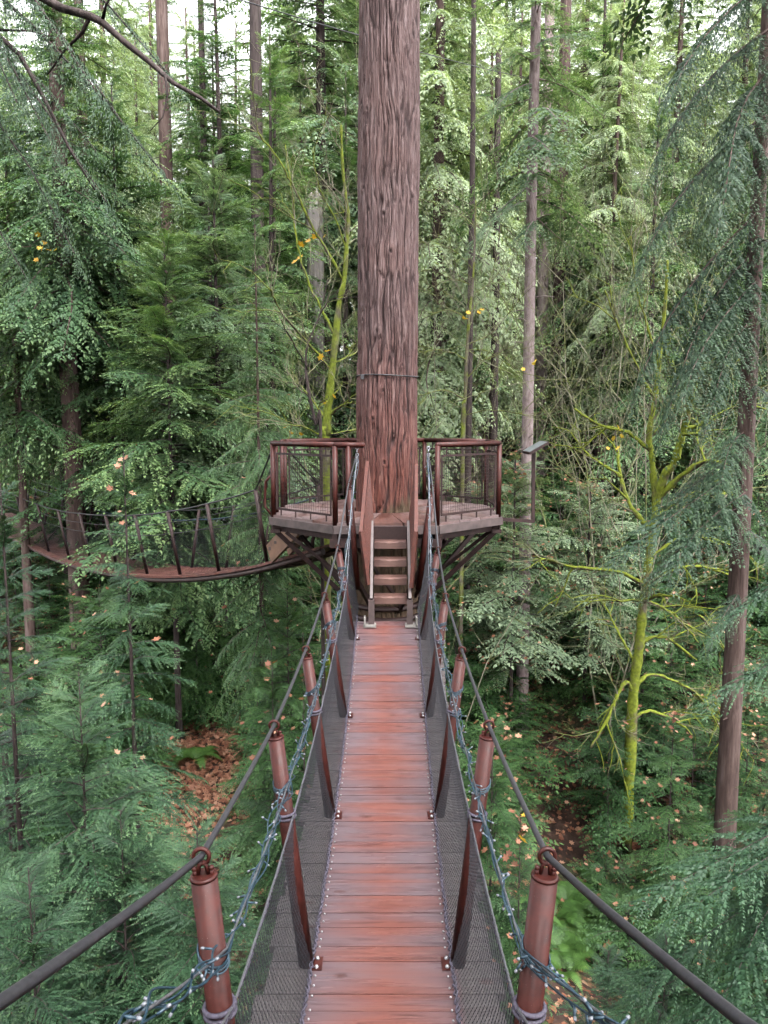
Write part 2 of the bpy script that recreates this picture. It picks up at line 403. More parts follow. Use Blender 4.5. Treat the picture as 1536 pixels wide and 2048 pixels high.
lines = {}
CH = {-1: at(714, 905, 10.55), 1: at(857, 905, 10.55)}
for s in (-1, 1):
    D = [(t - b).normalized() for t, b in zip(tops[s], bases[s])]
    cab = [t + d * .062 for t, d in zip(tops[s], D)]
    start = Vector((-.55, 1.01, EYE - .82)) if s < 0 else Vector((.545, 1.07, EYE - .9))
    pre = start + (start - cab[0]) * .9; pre.z += .12
    main = [pre, start] + cab + [CH[s]]
    mb = MB(); mb.tube(sagline(main, .006, 6), .0112, 8); mb.build('suspension_cable', M['cable'], bridge, ORG)
    frac = lambda f, off: [b.lerp(t, f) + Vector((off * s, 0, 0)) for t, b in zip(tops[s][:5], bases[s][:5])]
    mid = frac(.83, -.045); low = frac(.70, -.046)
    ml = [Vector((-.56, 1.55, EYE - 1.3)) if s < 0 else Vector((.56, 1.74, EYE - 1.46))] + mid
    ll = [Vector((-.55, 1.0, EYE - 1.35)) if s < 0 else Vector((.55, 1.0, EYE - 1.35))] + low
    ml = [ml[0] + (ml[0] - ml[1]) * .8] + ml + [CH[s] - Vector((0, 0, .05))]
    ll = ll + [bases[s][5].lerp(tops[s][5], .75), CH[s] - Vector((0, 0, .12))]
    ml, ll = sagline(ml, .012, 10), sagline(ll, .012, 10)
    mb = MB(); mb.tube(ml, .0045, 6); mb.build('hand_wire', M['wire'], bridge, ORG)
    mb = MB(); mb.tube(ll, .0045, 6); mb.build('net_wire', M['wire'], bridge, ORG)
    lines[s] = (ml, ll)
    # netting
    LY = np.array([p.y for p in ll]); LX = np.array([p.x for p in ll]); LZ = np.array([p.z for p in ll])
    o = np.argsort(LY); LY, LX, LZ = LY[o], LX[o], LZ[o]
    def surf(y, q, s=s, LY=LY, LX=LX, LZ=LZ):
        tx, tz = np.interp(y, LY, LX), np.interp(y, LY, LZ)
        bx, bz = xc(y) + s * (IN + .012), dz(min(y, 9.78)) + .012
        bel = .035 * math.sin(math.pi * q) * s
        return Vector((bx + (tx - bx) * q + bel, y, bz + (tz - bz) * q))
    mb = MB(); Y0 = 1.0
    while Y0 < 10.6:
        for dr in (-1, 1):
            pts = [(Y0 + dr * (q - .5) * .62, q) for q in np.linspace(0, 1, 7)]
            pts = [surf(y, q) for y, q in pts if 1.0 < y < 10.4]
            if len(pts) > 2: mb.tube(pts, .0015, 3, cap=False, smooth=False)
        Y0 += .04
    mb.build('safety_net', M['net'], bridge, ORG)
    mb = MB()
    for off, ph in ((0, 0), (.008, 2.1)):
        mb.tube([surf(y, 0) + Vector((off * s + .006 * math.sin(y * 95 + ph), .0, .012 + .008 * math.sin(y * 80 + ph))) for y in np.arange(1.0, 9.9, .012)], .0062, 5)
        mb.tube([surf(y, 1) + Vector((.004 * math.sin(y * 95 + ph), .0, -.008 + .006 * math.sin(y * 80 + ph))) for y in np.arange(1.0, 10.3, .015)], .004, 4)
    for b, t in zip(bases[s][:5], tops[s][:5]):
        mb.ring(b.lerp(t, .70), t - b, .05, .009); mb.ring(b.lerp(t, .685), t - b, .05, .008)
    mb.build('net_lacing', M['rope'], bridge, ORG)
    mb = MB()
    for k, y in enumerate(np.arange(1.2, 9.75, .087)):
        yy = y + R.uniform(-.015, .015)
        mb.ball((xc(yy) + s * (IN - .012), yy, dz(yy) + .006), .0068, 0, 6)
    mb.build('staples', M['bolt'], bridge, ORG)['kind'] = 'stuff'

# string lights wound along the upper wire of each side
def bulb_mesh():
    mb = MB(); mb.tube([(0, 0, 0), (0, 0, .012), (0, 0, .03)], [.0028, .0042, .0038], 7, 0); mb.tube([(0, 0, .03), (0, 0, .036), (0, 0, .042)], [.0038, .0052, .0034], 8, 1); return mb
bm_ = bulb_mesh(); BULB = bm_.mesh('bulb', [M['light_wire'], M['bulb_tip']])
for s, side in ((-1, 'left'), (1, 'right')):
    ml = [p for p in lines[s][0] if p.y > 1.0]
    root = empty('string_lights', ml[0], f'string of tiny white bulbs on blue flex wound along the {side} handrail wire', 'string lights', 'string lights on the footbridge handrails')
    org = root.location.copy(); L = np.array([tuple(p) for p in ml]); cum = np.r_[0, np.cumsum(np.linalg.norm(np.diff(L, axis=0), axis=1))]
    P = lambda d: Vector([np.interp(d, cum, L[:, k]) for k in range(3)])
    tot = cum[-1]; ds = np.arange(0, tot, .02)
    pd = [cum[np.argmin(np.linalg.norm(L - np.array(tuple(b.lerp(t, .83))), axis=1))] for b, t in zip(bases[s][:5], tops[s][:5])]
    mb = MB(); strands = []
    for k in range(4):
        ph, fr, ra = R.uniform(0, 6.28), R.uniform(7, 12), R.uniform(.009, .017)
        pts = []
        for d in ds:
            sw = 1 + .9 * math.sin(d * 1.7 + k); dip = .02 * (1 + math.sin(d * 2.3 + k * 1.7))
            off = Vector((math.cos(d * fr + ph) * ra * sw, 0, math.sin(d * fr * .9 + ph) * ra * sw - dip * (k % 2)))
            pts.append(P(d) + off)
        strands.append(pts); mb.tube(pts, .0034, 5)
    for q, (b, t) in enumerate(zip(bases[s][:5], tops[s][:5])):
        ax = (t - b).normalized(); c0 = b.lerp(t, .81)
        for k in range(3):
            uu = ax.orthogonal().normalized(); ww = ax.cross(uu)
            mb.tube([c0 + ax * (k * .012 + .03 * math.sin(a_ + q)) + (uu * math.cos(a_) + ww * math.sin(a_)) * .049 for a_ in np.linspace(0, 6.28, 20)], .0036, 5, cap=False)
    mb.build('flex', M['light_wire'], root, org)
    spots = []
    d = .02
    while d < tot:
        k = R.randrange(4); i = min(len(ds) - 1, int(d / .02)); spots.append((strands[k][i], Vector((R.uniform(-1, 1), R.uniform(-.7, .7), R.uniform(-1, .6))).normalized()))
        d += R.choice([.03, .05, .07, .08])
    for q, (b, t) in enumerate(zip(bases[s][:5], tops[s][:5])):
        for k in range(4):
            a_ = R.uniform(3.4, 6.0); spots.append((b.lerp(t, .81) + Vector((math.cos(a_) * .05, math.sin(a_) * .05, 0)), Vector((math.cos(a_) * .6, math.sin(a_), -.6)).normalized()))
    spots.sort(key=lambda z: z[0].y)
    mb = MB()
    for i, (p, dr) in enumerate(spots):
        q = dr.to_track_quat('Z', 'Y')
        if i < 99:
            o = link('bulb', BULB, root, p - org); o.rotation_mode = 'QUATERNION'; o.rotation_quaternion = q
        else:
            for f_, m_ in zip(bm_.f, bm_.m): pass
            b0 = len(mb.v); mb.v.extend(tuple(p + q @ Vector(v_)) for v_ in bm_.v)
            mb.f.extend(tuple(i_ + b0 for i_ in f_) for f_ in bm_.f); mb.m.extend(bm_.m); mb.sm.extend(bm_.sm)
    mb.build('bulbs', [M['light_wire'], M['bulb_tip']], root, org)['kind'] = 'stuff'

# ------------------------------------------------------------------ platform round the trunk
PC = Vector((.03, 12.2, EYE - 1.34)); RAD = 1.86
plat = empty('tree_platform', PC, 'octagonal timber platform with brown steel railings built round the big trunk', 'platform')
vert = [PC + Vector((RAD * math.sin(math.radians(22.5 + 45 * k)), -RAD * math.cos(math.radians(22.5 + 45 * k)), 0)) for k in range(8)]
# vert[0] front right .. counter-clockwise ; vert[7] front left
mb = MB(); tints = []
for k in range(8):
    a, b = vert[k - 1], vert[k]
    for j in range(3):
        p, q = a.lerp(b, j / 3 + .006), a.lerp(b, (j + 1) / 3 - .006)
        i0, i1 = PC + (p - PC) * .29, PC + (q - PC) * .29
        top = [p, q, i1, i0]; lo_ = [w - Vector((0, 0, .05)) for w in top]
        mb.add(top + lo_, [(0, 1, 2, 3), (7, 6, 5, 4), (0, 4, 5, 1), (1, 5, 6, 2), (2, 6, 7, 3), (3, 7, 4, 0)]); tints += [R.random()] * 6
o = mb.build('deck', M['platform_deck'], plat, PC)
a = o.data.attributes.new('tint', 'FLOAT', 'FACE'); a.data.foreach_set('value', tints)
mb = MB()
for k in range(8):
    a, b = vert[k - 1], vert[k]; dn = Vector((0, 0, -.1))
    mb.bar(PC + (a - PC) * 1.012 + dn + Vector((0, 0, .008)), PC + (b - PC) * 1.012 + dn + Vector((0, 0, .008)), .045, .112)
mb.build('fascia', M['fascia'], plat, PC)
mb = MB()
for k in range(4): mb.bar(vert[k] - Vector((0, 0, .2)), vert[k + 4] - Vector((0, 0, .2)), .08, .1)
for k in range(8): mb.bar(PC + (vert[k - 1] - PC) * .93 - Vector((0, 0, .21)), PC + (vert[k] - PC) * .93 - Vector((0, 0, .21)), .06, .09)
mb.build('joist_frame', M['dark_steel'], plat, PC)
H = 1.07
def rail_post(p, h=H):
    mb = MB(); mb.tube([p + Vector((0, 0, -.15)), p + Vector((0, 0, h - .01))], .038, 12)
    mb.build('railing_post', M['post'], plat, PC)
ends = {}
def rail(a, b):
    mb = MB(); up = Vector((0, 0, H)); mb.tube([a + up, b + up], .04, 12); mb.ball(a + up, .04, 0, 10); mb.ball(b + up, .04, 0, 10)
    mb.build('top_rail', M['post'], plat, PC)
def panel(a, b):
    d = (b - a).normalized(); a2, b2 = a + d * .09, b - d * .09; L_ = (b2 - a2).length; z0, z1 = .1, .92
    mb = MB()
    for z in (z0, z1): mb.bar(a2 + Vector((0, 0, z)), b2 + Vector((0, 0, z)), .025, .03)
    for p in (a2, b2): mb.bar(p + Vector((0, 0, z0)), p + Vector((0, 0, z1)), .025, .025)
    for t in (.08, .36, .64, .92):
        p = a2.lerp(b2, t); mb.bar(p + Vector((0, 0, 0)), p + Vector((0, 0, z0)), .02, .02)
        mb.bar(p + Vector((0, 0, z1)), p + Vector((0, 0, H - .03)), .02, .02)
    fr = mb.build('panel_frame', M['dark_steel'], plat, PC)
    mb = MB()
    for i in range(1, int(L_ / .05)):
        p = a2 + d * (i * .05); mb.tube([p + Vector((0, 0, z0)), p + Vector((0, 0, z1))], .0018, 4, cap=False)
    for i in range(1, int((z1 - z0) / .05)):
        up = Vector((0, 0, z0 + i * .05)); mb.tube([a2 + up, b2 + up], .0018, 4, cap=False)
    mb.build('wire_mesh', M['dark_steel'], fr, PC)
inset = [PC + (p - PC) * .985 for p in vert]
for k in range(8):
    a, b = inset[k - 1], inset[k]
    if k == 0:                                             # front side is the way in
        rail(a, a.lerp(b, .27)); rail_post(a.lerp(b, .13)); panel(a, a.lerp(b, .13 * 1.7)) if False else None
        rail_post(b.lerp(a, .04)) if False else None
        continue
    if k == 6:                                             # left side opens to the second bridge
        rail_post(a.lerp(b, .25)); rail_post(a.lerp(b, .78)); rail(a, a.lerp(b, .25)); rail(a.lerp(b, .78), b); continue
    rail(a, b); panel(a, b)
for p in inset: rail_post(p)
for k in range(8):
    top = PC + (vert[k] - PC) * .97 - Vector((0, 0, .25)); lo_ = PC + Vector(((vert[k] - PC).x * .27, (vert[k] - PC).y * .27, -1.55))
    mb = MB(); mb.bar(top, lo_, .05, .07); mb.box(top + Vector((0, 0, .0)), (.14, .14, .05))
    m2 = PC + (vert[k - 1].lerp(vert[k], .16) - PC) * .96 - Vector((0, 0, .25))
    mb.bar(m2, lo_ + Vector((0, 0, .18)), .035, .05)
    mb.build('brace', M['dark_steel'], plat, PC)
mb = MB()
for zz in (-1.5, -1.68): mb.ring(PC + Vector((0, 0, zz)), (0, 0, 1), .545, .045, 40, 8)
mb.build('trunk_collar', M['dark_steel'], plat, PC)
# chains that carry the wires
for s in (-1, 1):
    mb = MB(); p0 = CH[s] + Vector((0, 0, .06))
    for k in range(6): mb.ring(p0 + Vector((0, 0, -.045 * k)), (1, 0, 0) if k % 2 else (0, 1, 0), .02, .006, 10, 5)
    tag(mb.build('anchor_chain', M['chain'], bridge, ORG))

# ------------------------------------------------------------------ stairs to the platform
ST = Vector((.085, 9.6, EYE - 2.5))
stairs = empty('staircase', ST, 'steep open staircase with rusty guard panels rising from the footbridge to the platform', 'staircase')
topY, botY, topZ, botZ = 10.44, 9.62, EYE - 1.37, EYE - 2.44
for s in (-1, 1):
    x = .085 + s * .245
    mb = MB(); mb.bar((x, botY, botZ + .2), (x, topY, topZ + .02), .035, .17, 0); mb.box((x, botY - .02, botZ + .06), (.075, .09, .34))
    mb.build('stringer', M['stringer'], stairs, ST)
    mb = MB(); mb.box((x + s * .02, botY - .03, dz(9.6) + .02), (.16, .13, .03)); mb.box((x + s * .085, botY - .03, dz(9.6) + .07), (.02, .13, .12))
    mb.build('foot_plate', M['concrete'], stairs, ST)
n = 4
for i in range(n):
    f = (i + 1) / (n + 1); y = botY + (topY - botY) * f - .06; z = botZ + .03 + (topZ - botZ) * f
    mb = MB(); ttt = []
    # tread with a nosing worn hollow in the middle
    prof = [(-.01, -.11), (-.01, 0), (0, 0)]
    xsn = np.linspace(-.215, .215, 15); vs = []
    for xx in xsn:
        hol = .012 * math.exp(-(xx / .1) ** 2) + .004 * math.sin(xx * 60 + i)
        vs += [(.085 + xx, y, z - .1), (.085 + xx, y, z - hol - .012), (.085 + xx, y + .03, z - hol * .6), (.085 + xx, y + .2, z), (.085 + xx, y + .2, z - .1)]
    fs = [(5 * j + q, 5 * (j + 1) + q, 5 * (j + 1) + (q + 1) % 5, 5 * j + (q + 1) % 5) for j in range(14) for q in range(5)]
    fs += [(0, 1, 2, 3, 4), tuple(70 + q for q in (4, 3, 2, 1, 0))]
    mb.add(vs, fs); o = mb.build('tread', M['tread'], stairs, ST)
    a = o.data.attributes.new('tint', 'FLOAT', 'FACE'); a.data.foreach_set('value', [R.random()] * len(o.data.polygons))
mb = MB(); mb.box((.085, topY - .02, topZ - .1), (.46, .03, .18)); mb.build('riser_board', M['dark_steel'], stairs, ST)
for s, pts in ((-1, ((735, 924, 10.6), (722, 1066, 9.75), (736, 1170, 9.62), (745, 1050, 10.42))), (1, ((833, 930, 10.6), (832, 1066, 9.75), (823, 1176, 9.62), (819, 1050, 10.42)))):
    A, B, C_, D_ = (at(*p) for p in pts)
    mb = MB(); mb.bar(A, B, .045, .05); mb.bar(B + Vector((0, 0, .02)), C_, .045, .05); mb.bar(A, D_ , .035, .035)
    fr = mb.build('guard_frame', M['rust'], stairs, ST)
    mb = MB(); nn = 46
    for k in range(1, nn):
        t = k / nn
        mb.bar(A.lerp(B, t), D_.lerp(C_, t), .004, .007)
        mb.bar(A.lerp(D_, t), B.lerp(C_, t), .004, .004) if k % 2 else None
    mb.build('guard_mesh', M['rust'], fr, ST)
mb = MB()   # no back board: landing beam under the stair head
mb.bar((-.75, 10.5, EYE - 1.62), (.8, 10.5, EYE - 1.62), .06, .12); mb.build('landing_beam', M['dark_steel'], stairs, ST)

# ------------------------------------------------------------------ tilted sign beside the platform
p0 = at(1066, 1045, 11.6); sign = empty('information_sign', p0, 'tilted sign panel on a thin post on an arm out from the platform railing', 'sign')
mb = MB(); mb.bar(p0, at(1067, 903, 11.6), .05, .05); mb.build('post', M['dark_steel'], sign, p0)
mb = MB(); mb.bar(vert[1] + Vector((0, 0, -.07)), p0 + Vector((0, 0, .02)), .05, .05); mb.build('arm', M['dark_steel'], sign, p0)
a, b = at(1052, 906, 11.6), at(1090, 884, 11.6)
mb = MB(); mb.bar(a, b, .6, .035); pn = mb.build('panel', M['dark_steel'], sign, p0)
nrm = Vector((-(b - a).z, 0, (b - a).x)).normalized() * .02
mb = MB(); mb.bar(a.lerp(b, .05) + nrm, a.lerp(b, .95) + nrm, .55, .006); mb.build('panel_face', M['sign_face'], pn, p0)

# ------------------------------------------------------------------ giant trunk
TN, ZB, ZT = 420, gh(.03, 12.2) - .3, EYE + 17
TZ = int((ZT - ZB) / .026)
th = np.arange(TN) / TN * 2 * math.pi; z = np.linspace(ZB, ZT, TZ)
warp = (vnoise(TN, TZ, 5, 14) - .5) * 3.0 + (vnoise(TN, TZ, 16, 70) - .5) * .5 + (vnoise(TN, TZ, 60, 260) - .5) * .16
def warped(field, w):
    cols = (np.arange(TN)[None, :] + w * TN / 40).astype(int) % TN
    return np.take_along_axis(field, cols, 1)
r1 = 1 - np.abs(2 * vnoise(TN, TZ, 58, 22) - 1); r2 = 1 - np.abs(2 * vnoise(TN, TZ, 110, 52) - 1); r3 = vnoise(TN, TZ, 140, 90)
r1, r2 = warped(r1, warp), warped(r2, warp)
gro = np.clip(1 - np.maximum(np.clip((r1 - .78) / .22, 0, 1), .7 * np.clip((r2 - .8) / .2, 0, 1)), 0, 1)
rad = np.interp(z, [ZB, ZB + 1.2, EYE - 1.3, EYE + 1, EYE + 6.5, ZT], [.85, .62, .482, .468, .45, .40])[:, None]
rr = rad + (gro - 1) * .034 + (r3 - .5) * .02 + (vnoise(TN, TZ, 5, 22) - .5) * .035
for _ in range(26):   # knots
    a0, z0 = R.uniform(3.4, 6.1), R.uniform(EYE - 1, EYE + 7)
    da = (th - a0 + math.pi) % (2 * math.pi) - math.pi
    ks = R.uniform(.02, .045); d2 = (da[None, :] * .45 / ks) ** 2 + ((z[:, None] - z0) / (ks * 1.2)) ** 2
    rr = rr + .025 * np.exp(-d2 * .4) - .04 * np.exp(-d2 * 3); gro = np.minimum(gro, 1 - .95 * np.exp(-d2 * 2.2))
lean = np.interp(z, [EYE - 9, EYE + 8], [-.03, .06])[:, None]
V = np.stack([rr * np.cos(th) + lean, rr * np.sin(th), np.broadcast_to((z - PC.z)[:, None], rr.shape)], -1).reshape(-1, 3)
i0 = np.arange(TZ - 1)[:, None] * TN + np.arange(TN)[None, :]; i1 = np.arange(TZ - 1)[:, None] * TN + (np.arange(TN)[None, :] + 1) % TN
fc = np.stack([i0, i1, i1 + TN, i0 + TN], -1).reshape(-1, 4)
me = bpy.data.meshes.new('trunk'); nf = len(fc)
me.vertices.add(len(V)); me.vertices.foreach_set('co', V.astype(np.float32).ravel())
me.loops.add(nf * 4); me.loops.foreach_set('vertex_index', fc.astype(np.int32).ravel())
me.polygons.add(nf); me.polygons.foreach_set('loop_start', np.arange(0, nf * 4, 4, dtype=np.int32))
me.polygons.foreach_set('use_smooth', np.ones(nf, bool))
a = me.attributes.new('groove', 'FLOAT', 'POINT'); a.data.foreach_set('value', gro.astype(np.float32).ravel())
me.materials.append(M['big_bark']); me.update(calc_edges=True)
big = empty('douglas_fir', (PC.x, PC.y, PC.z), 'giant straight trunk with stringy red brown bark rising through the platform', 'tree')
link('trunk', me, big)
BIGTRUNK = big
mb = MB(); cz = at(772, 750, 11.75).z
mb.tube([(PC.x + .02 + .487 * math.cos(t), PC.y + .487 * math.sin(t), cz + .012 * math.sin(2 * t)) for t in np.linspace(0, 6.2832, 60)], .011, 6, cap=False)
mb.box((PC.x - .36, PC.y - .34, cz - .02), (.05, .04, .07))
tag(mb.build('steel_cable', M['cable']), 'dark steel cable loop tied round the big trunk above head height', 'cable')
mb = MB(); a, b = at(400, -25, 10.9), at(1078, 161, 22)
mb.tube(sagline([a, b], .006, 16), .009, 5)
tag(mb.build('overhead_wire', M['cable']), 'thin dark wire slanting across the sky past the big trunk', 'wire')

# ------------------------------------------------------------------ second bridge, off to the left
def path2():
    pts = [(655, 1088, 12.2), (560, 1117, 12.7), (490, 1136, 13.3), (395, 1149, 14.3), (320, 1152, 15.4), (255, 1148, 16.5), (195, 1138, 17.6), (147, 1127, 18.7), (102, 1112, 19.9), (40, 1080, 21.4), (-70, 1030, 24.5)]
    return [at(*p) for p in pts]
p2 = path2(); W2 = 1.35
b2 = empty('footbridge', p2[4], 'sagging suspension footbridge curving off behind the hemlocks to another tree', 'footbridge'); O2 = b2.location.copy()
L2 = np.array([tuple(p) for p in p2]); c2 = np.r_[0, np.cumsum(np.linalg.norm(np.diff(L2, axis=0), axis=1))]; T2 = c2[-1]
def P2(d):
    h = .4; k = [np.mean([np.interp(np.clip(d + e, 0, T2), c2, L2[:, j]) for e in (-h, 0, h)]) for j in range(3)]; return Vector(k)
def fr2(d):
    t = (P2(min(d + .1, T2)) - P2(max(d - .1, 0))); t.z = 0; t.normalize(); return P2(d), Vector((-t.y, t.x, 0)) * -1     # normal away from us
mb = MB(); tints = []; d = 0
while d < T2 - .2:
    w = R.choice([.13, .15, .19]); vs = []
    for dd in (d, d + w - .008):
        p, nn_ = fr2(dd)
        for q in (-.04, W2):
            for zz in (0, -.045): vs.append(p + nn_ * q + Vector((0, 0, zz)))
    mb.add(vs, [(0, 2, 6, 4), (1, 5, 7, 3), (0, 1, 3, 2), (4, 6, 7, 5), (0, 4, 5, 1), (2, 3, 7, 6)]); tints += [R.random()] * 6; d += w
M['deck2'] = woodmat('far_deck_wood', (.17, .062, .048), (.14, .075, .066), (.07, .03, .026), worn=6)
o = mb.build('deck', M['deck2'], b2, O2); a = o.data.attributes.new('tint', 'FLOAT', 'FACE'); a.data.foreach_set('value', tints)
for q in (.06, W2 - .06):
    mb = MB(); mb.tube([fr2(d)[0] + fr2(d)[1] * q + Vector((0, 0, -.1)) for d in np.linspace(0, T2, 40)], .055, 8); mb.build('deck_beam', M['stringer'], b2, O2)
tops2 = {0: [], 1: []}
d = 1.55
while d < T2 - .5:
    p, nn_ = fr2(d)
    for k, (q, sgn) in enumerate(((.16, -1), (W2 - .16, 1))):
        b = p + nn_ * q - Vector((0, 0, .08)); t = p + nn_ * (q + sgn * .24) + Vector((0, 0, 1.28)); tops2[k].append((b, t))
        mb = MB(); mb.tube([b, t], .034, 10); mb.build('post', M['dark_steel'], b2, O2)
    d += 1.45
for k in (0, 1):
    B_, T_ = [x[0] for x in tops2[k]], [x[1] for x in tops2[k]]
    e = inset[6 if k == 0 else 5] + Vector((0, 0, 1.0))
    mb = MB(); mb.tube(sagline([e] + T_, .01, 6), .014, 6); mb.build('suspension_cable', M['cable'], b2, O2)
    for f_ in (.84, .68):
        mb = MB(); mb.tube(sagline([e - Vector((0, 0, .2))] + [b.lerp(t, f_) for b, t in zip(B_, T_)], .012, 6), .007, 5); mb.build('hand_wire', M['cable'], b2, O2)
    mb = MB(); bl = B_; tl = [b.lerp(t, .68) for b, t in zip(B_, T_)]
    for i in range(len(bl) - 1):
        for j in range(26):
            for dr in (-1, 1):
                f0 = j / 26; f1 = f0 + dr * .3
                pa = bl[i].lerp(bl[i + 1], f0); pb = tl[i].lerp(tl[i + 1], min(1, max(0, f1))); mb.tube([pa, pb], .0016, 3, cap=False, smooth=False)
    mb.build('safety_net', M['net'], b2, O2)
# string lights on the far rail of that bridge
tl = sagline([b.lerp(t, .84) for b, t in tops2[1]], .015, 8); root = empty('string_lights', tl[0], 'string of small bulbs on the far rail of the distant left footbridge', 'string lights', 'string lights on the second footbridge')
mb = MB(); mb.tube(tl, .016, 5); mb.build('flex', M['light_wire'], root, root.location)
mb = MB()
for i in range(len(tl) - 1):
    for k in range(3): mb.ball(tl[i].lerp(tl[i + 1], R.random()) + Vector((R.uniform(-.05, .05), R.uniform(-.05, .05), R.uniform(-.09, .02))), .011, 0, 5)
mb.build('bulbs', M['bulb_tip'], root, root.location)['kind'] = 'stuff'
# stairs under the left side of the platform down to that bridge
e0, e1 = at(592, 1052, 11.9), at(540, 1108, 12.6)
s2 = empty('staircase', e1, 'short brown timber stair hanging under the left side of the platform', 'staircase')
away = Vector((.25, .95, 0)).normalized()
for k in (0, 1):
    mb = MB(); off = away * (.75 * k); mb.bar(e0 + off, e1 + off, .05, .32, up=(0, 0, 1)); mb.build('stringer', M['stair_wood'], s2, e1)
for k in range(4):
    c = e0.lerp(e1, (k + .6) / 4.4); mb = MB(); mb.bar(c + away * .03, c + away * .72, .24, .045); mb.build('tread', M['fascia'], s2, e1)
mb = MB()
rl = [vert[6] + Vector((-.1, .1, .5)), vert[6] + Vector((-.16, .1, .42)), vert[6] + Vector((-.2, .12, .1)), e1 + Vector((-.15, 0, .9))]
mb.tube([inset[6] + Vector((0, 0, .62)), inset[6] + Vector((-.12, .05, .5)), inset[6] + Vector((-.14, .05, .12)), inset[6] + Vector((-.02, .02, -.02))], .022, 8)
mb.build('handrail', M['post'], s2, e1)

# ------------------------------------------------------------------ foliage generators
def unit(a): return a / (np.linalg.norm(a, axis=-1, keepdims=True) + 1e-9)
Z1 = np.array([0, 0, 1.])
def spray(rng, nsec, tw, sp, lmax=.36, hang=.25, sag=.16, wr=.13, spread=62, rag=.25, curl=.12):
    """one conifer branch, 1 m long along +x, flat in xy: side twigs carrying rows of slender leaflets"""
    Q, T = [], []
    ax = lambda t: np.stack([t, .03 * np.sin(t * 5 + ph), .1 * t - (sag + .1) * t * t], -1)
    ph = rng.uniform(0, 6.28)
    def leaflets(p, d, lt, tint, both=True):
        k = len(p)
        side = unit(np.cross(Z1, d))
        for sg in (-1, 1):
            a = np.radians(rng.normal(50, 9, k))[:, None]
            e = unit(d * np.cos(a) + sg * side * np.sin(a) + Z1 * rng.normal(-curl, .16, k)[:, None])
            l = (lt * rng.uniform(.7, 1.25, k))[:, None]
            nrm = unit(Z1 + rng.normal(0, .24, (k, 3))); w = unit(np.cross(nrm, e))
            tip = p + e * l; tip[:, 2] -= l[:, 0] * .12
            md = p + e * l * .42
            Q.append(np.stack([p, md + w * l * wr, tip, md - w * l * wr], 1)); T.append(np.clip(tint + rng.normal(0, .07, k), 0, 1))
    for sg in (-1, 1):
        for i in range(nsec):
            t = .08 + .9 * (i + rng.random()) / nsec
            if rng.random() < .07: continue
            ls = (lmax * (1 - t) ** .62 * min(1, .45 + t * 2.2) + .035) * rng.uniform(1 - rag, 1 + rag)
            an = math.radians(spread - 20 * t + rng.normal(0, 7)); b = ax(np.array([t]))[0]
            d0 = np.array([math.cos(an), sg * math.sin(an), rng.normal(0, .1)])
            k = max(2, int(ls / sp)); q = (np.arange(k) + .6) / k
            hg = hang * rng.uniform(.6, 1.4)
            p = b + d0 * (ls * q)[:, None]; p[:, 2] -= hg * ls * q * q; p[:, 0] += .14 * ls * q * q
            d = unit(d0 + np.stack([.28 * q, 0 * q, -2 * hg * q], -1))
            base = rng.uniform(.02, .42)
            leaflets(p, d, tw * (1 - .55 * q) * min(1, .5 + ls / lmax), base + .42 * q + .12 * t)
            e = unit(d[-1:]); w = unit(np.cross(Z1, e)); l = tw * .8
            Q.append(np.stack([p[-1:], p[-1:] + e * l * .4 + w * l * wr, p[-1:] + e * l, p[-1:] + e * l * .4 - w * l * wr], 1)); T.append(np.array([.75]))
    k = int(1 / sp * .8); t = np.linspace(.12, 1, k); p = ax(t)
    leaflets(p, unit(np.gradient(p, axis=0)), tw * (1 - .5 * t), .35 + .3 * t)
    pth = ax(np.linspace(0, .95, 6))
    return np.concatenate(Q), np.concatenate(T), pth

rg = np.random.default_rng(5)
TPL = {
    'near': [spray(rg, 17, .046, .0165, .42, .55, .22, .25, curl=.1) for _ in range(5)],
    'mid': [spray(rg, 17, .052, .022, .40, .45, .22, .25, curl=.08) for _ in range(5)],
    'layer': [spray(rg, 20, .045, .019, .44, .3, .12, .25, curl=.08) for _ in range(4)],
    'layerfine': [spray(rg, 30, .026, .0098, .3, .45, .16, .24, curl=.08) for _ in range(5)],
    'hang': [spray(rg, 26, .042, .018, .34, 1.3, .22, .2, 60, .4, .25) for _ in range(5)],
    'hangfine': [spray(rg, 50, .023, .0088, .27, 1.1, .16, .19, 60, .5, .25) for _ in range(5)],
    'hangxl': [spray(rg, 50, .0125, .0056, .2, 1.1, .14, .12, 60, .6, .25) for _ in range(5)],
    'far': [spray(rg, 16, .06, .029, .38, .45, .22, .25, rag=.4) for _ in range(5)],
    'farcedar': [spray(rg, 17, .056, .025, .34, 1.0, .22, .26, 58, .45, .25) for _ in range(5)],
    'tiny': [spray(rg, 12, .08, .04, .42, .25, .14, .24) for _ in range(4)],
}
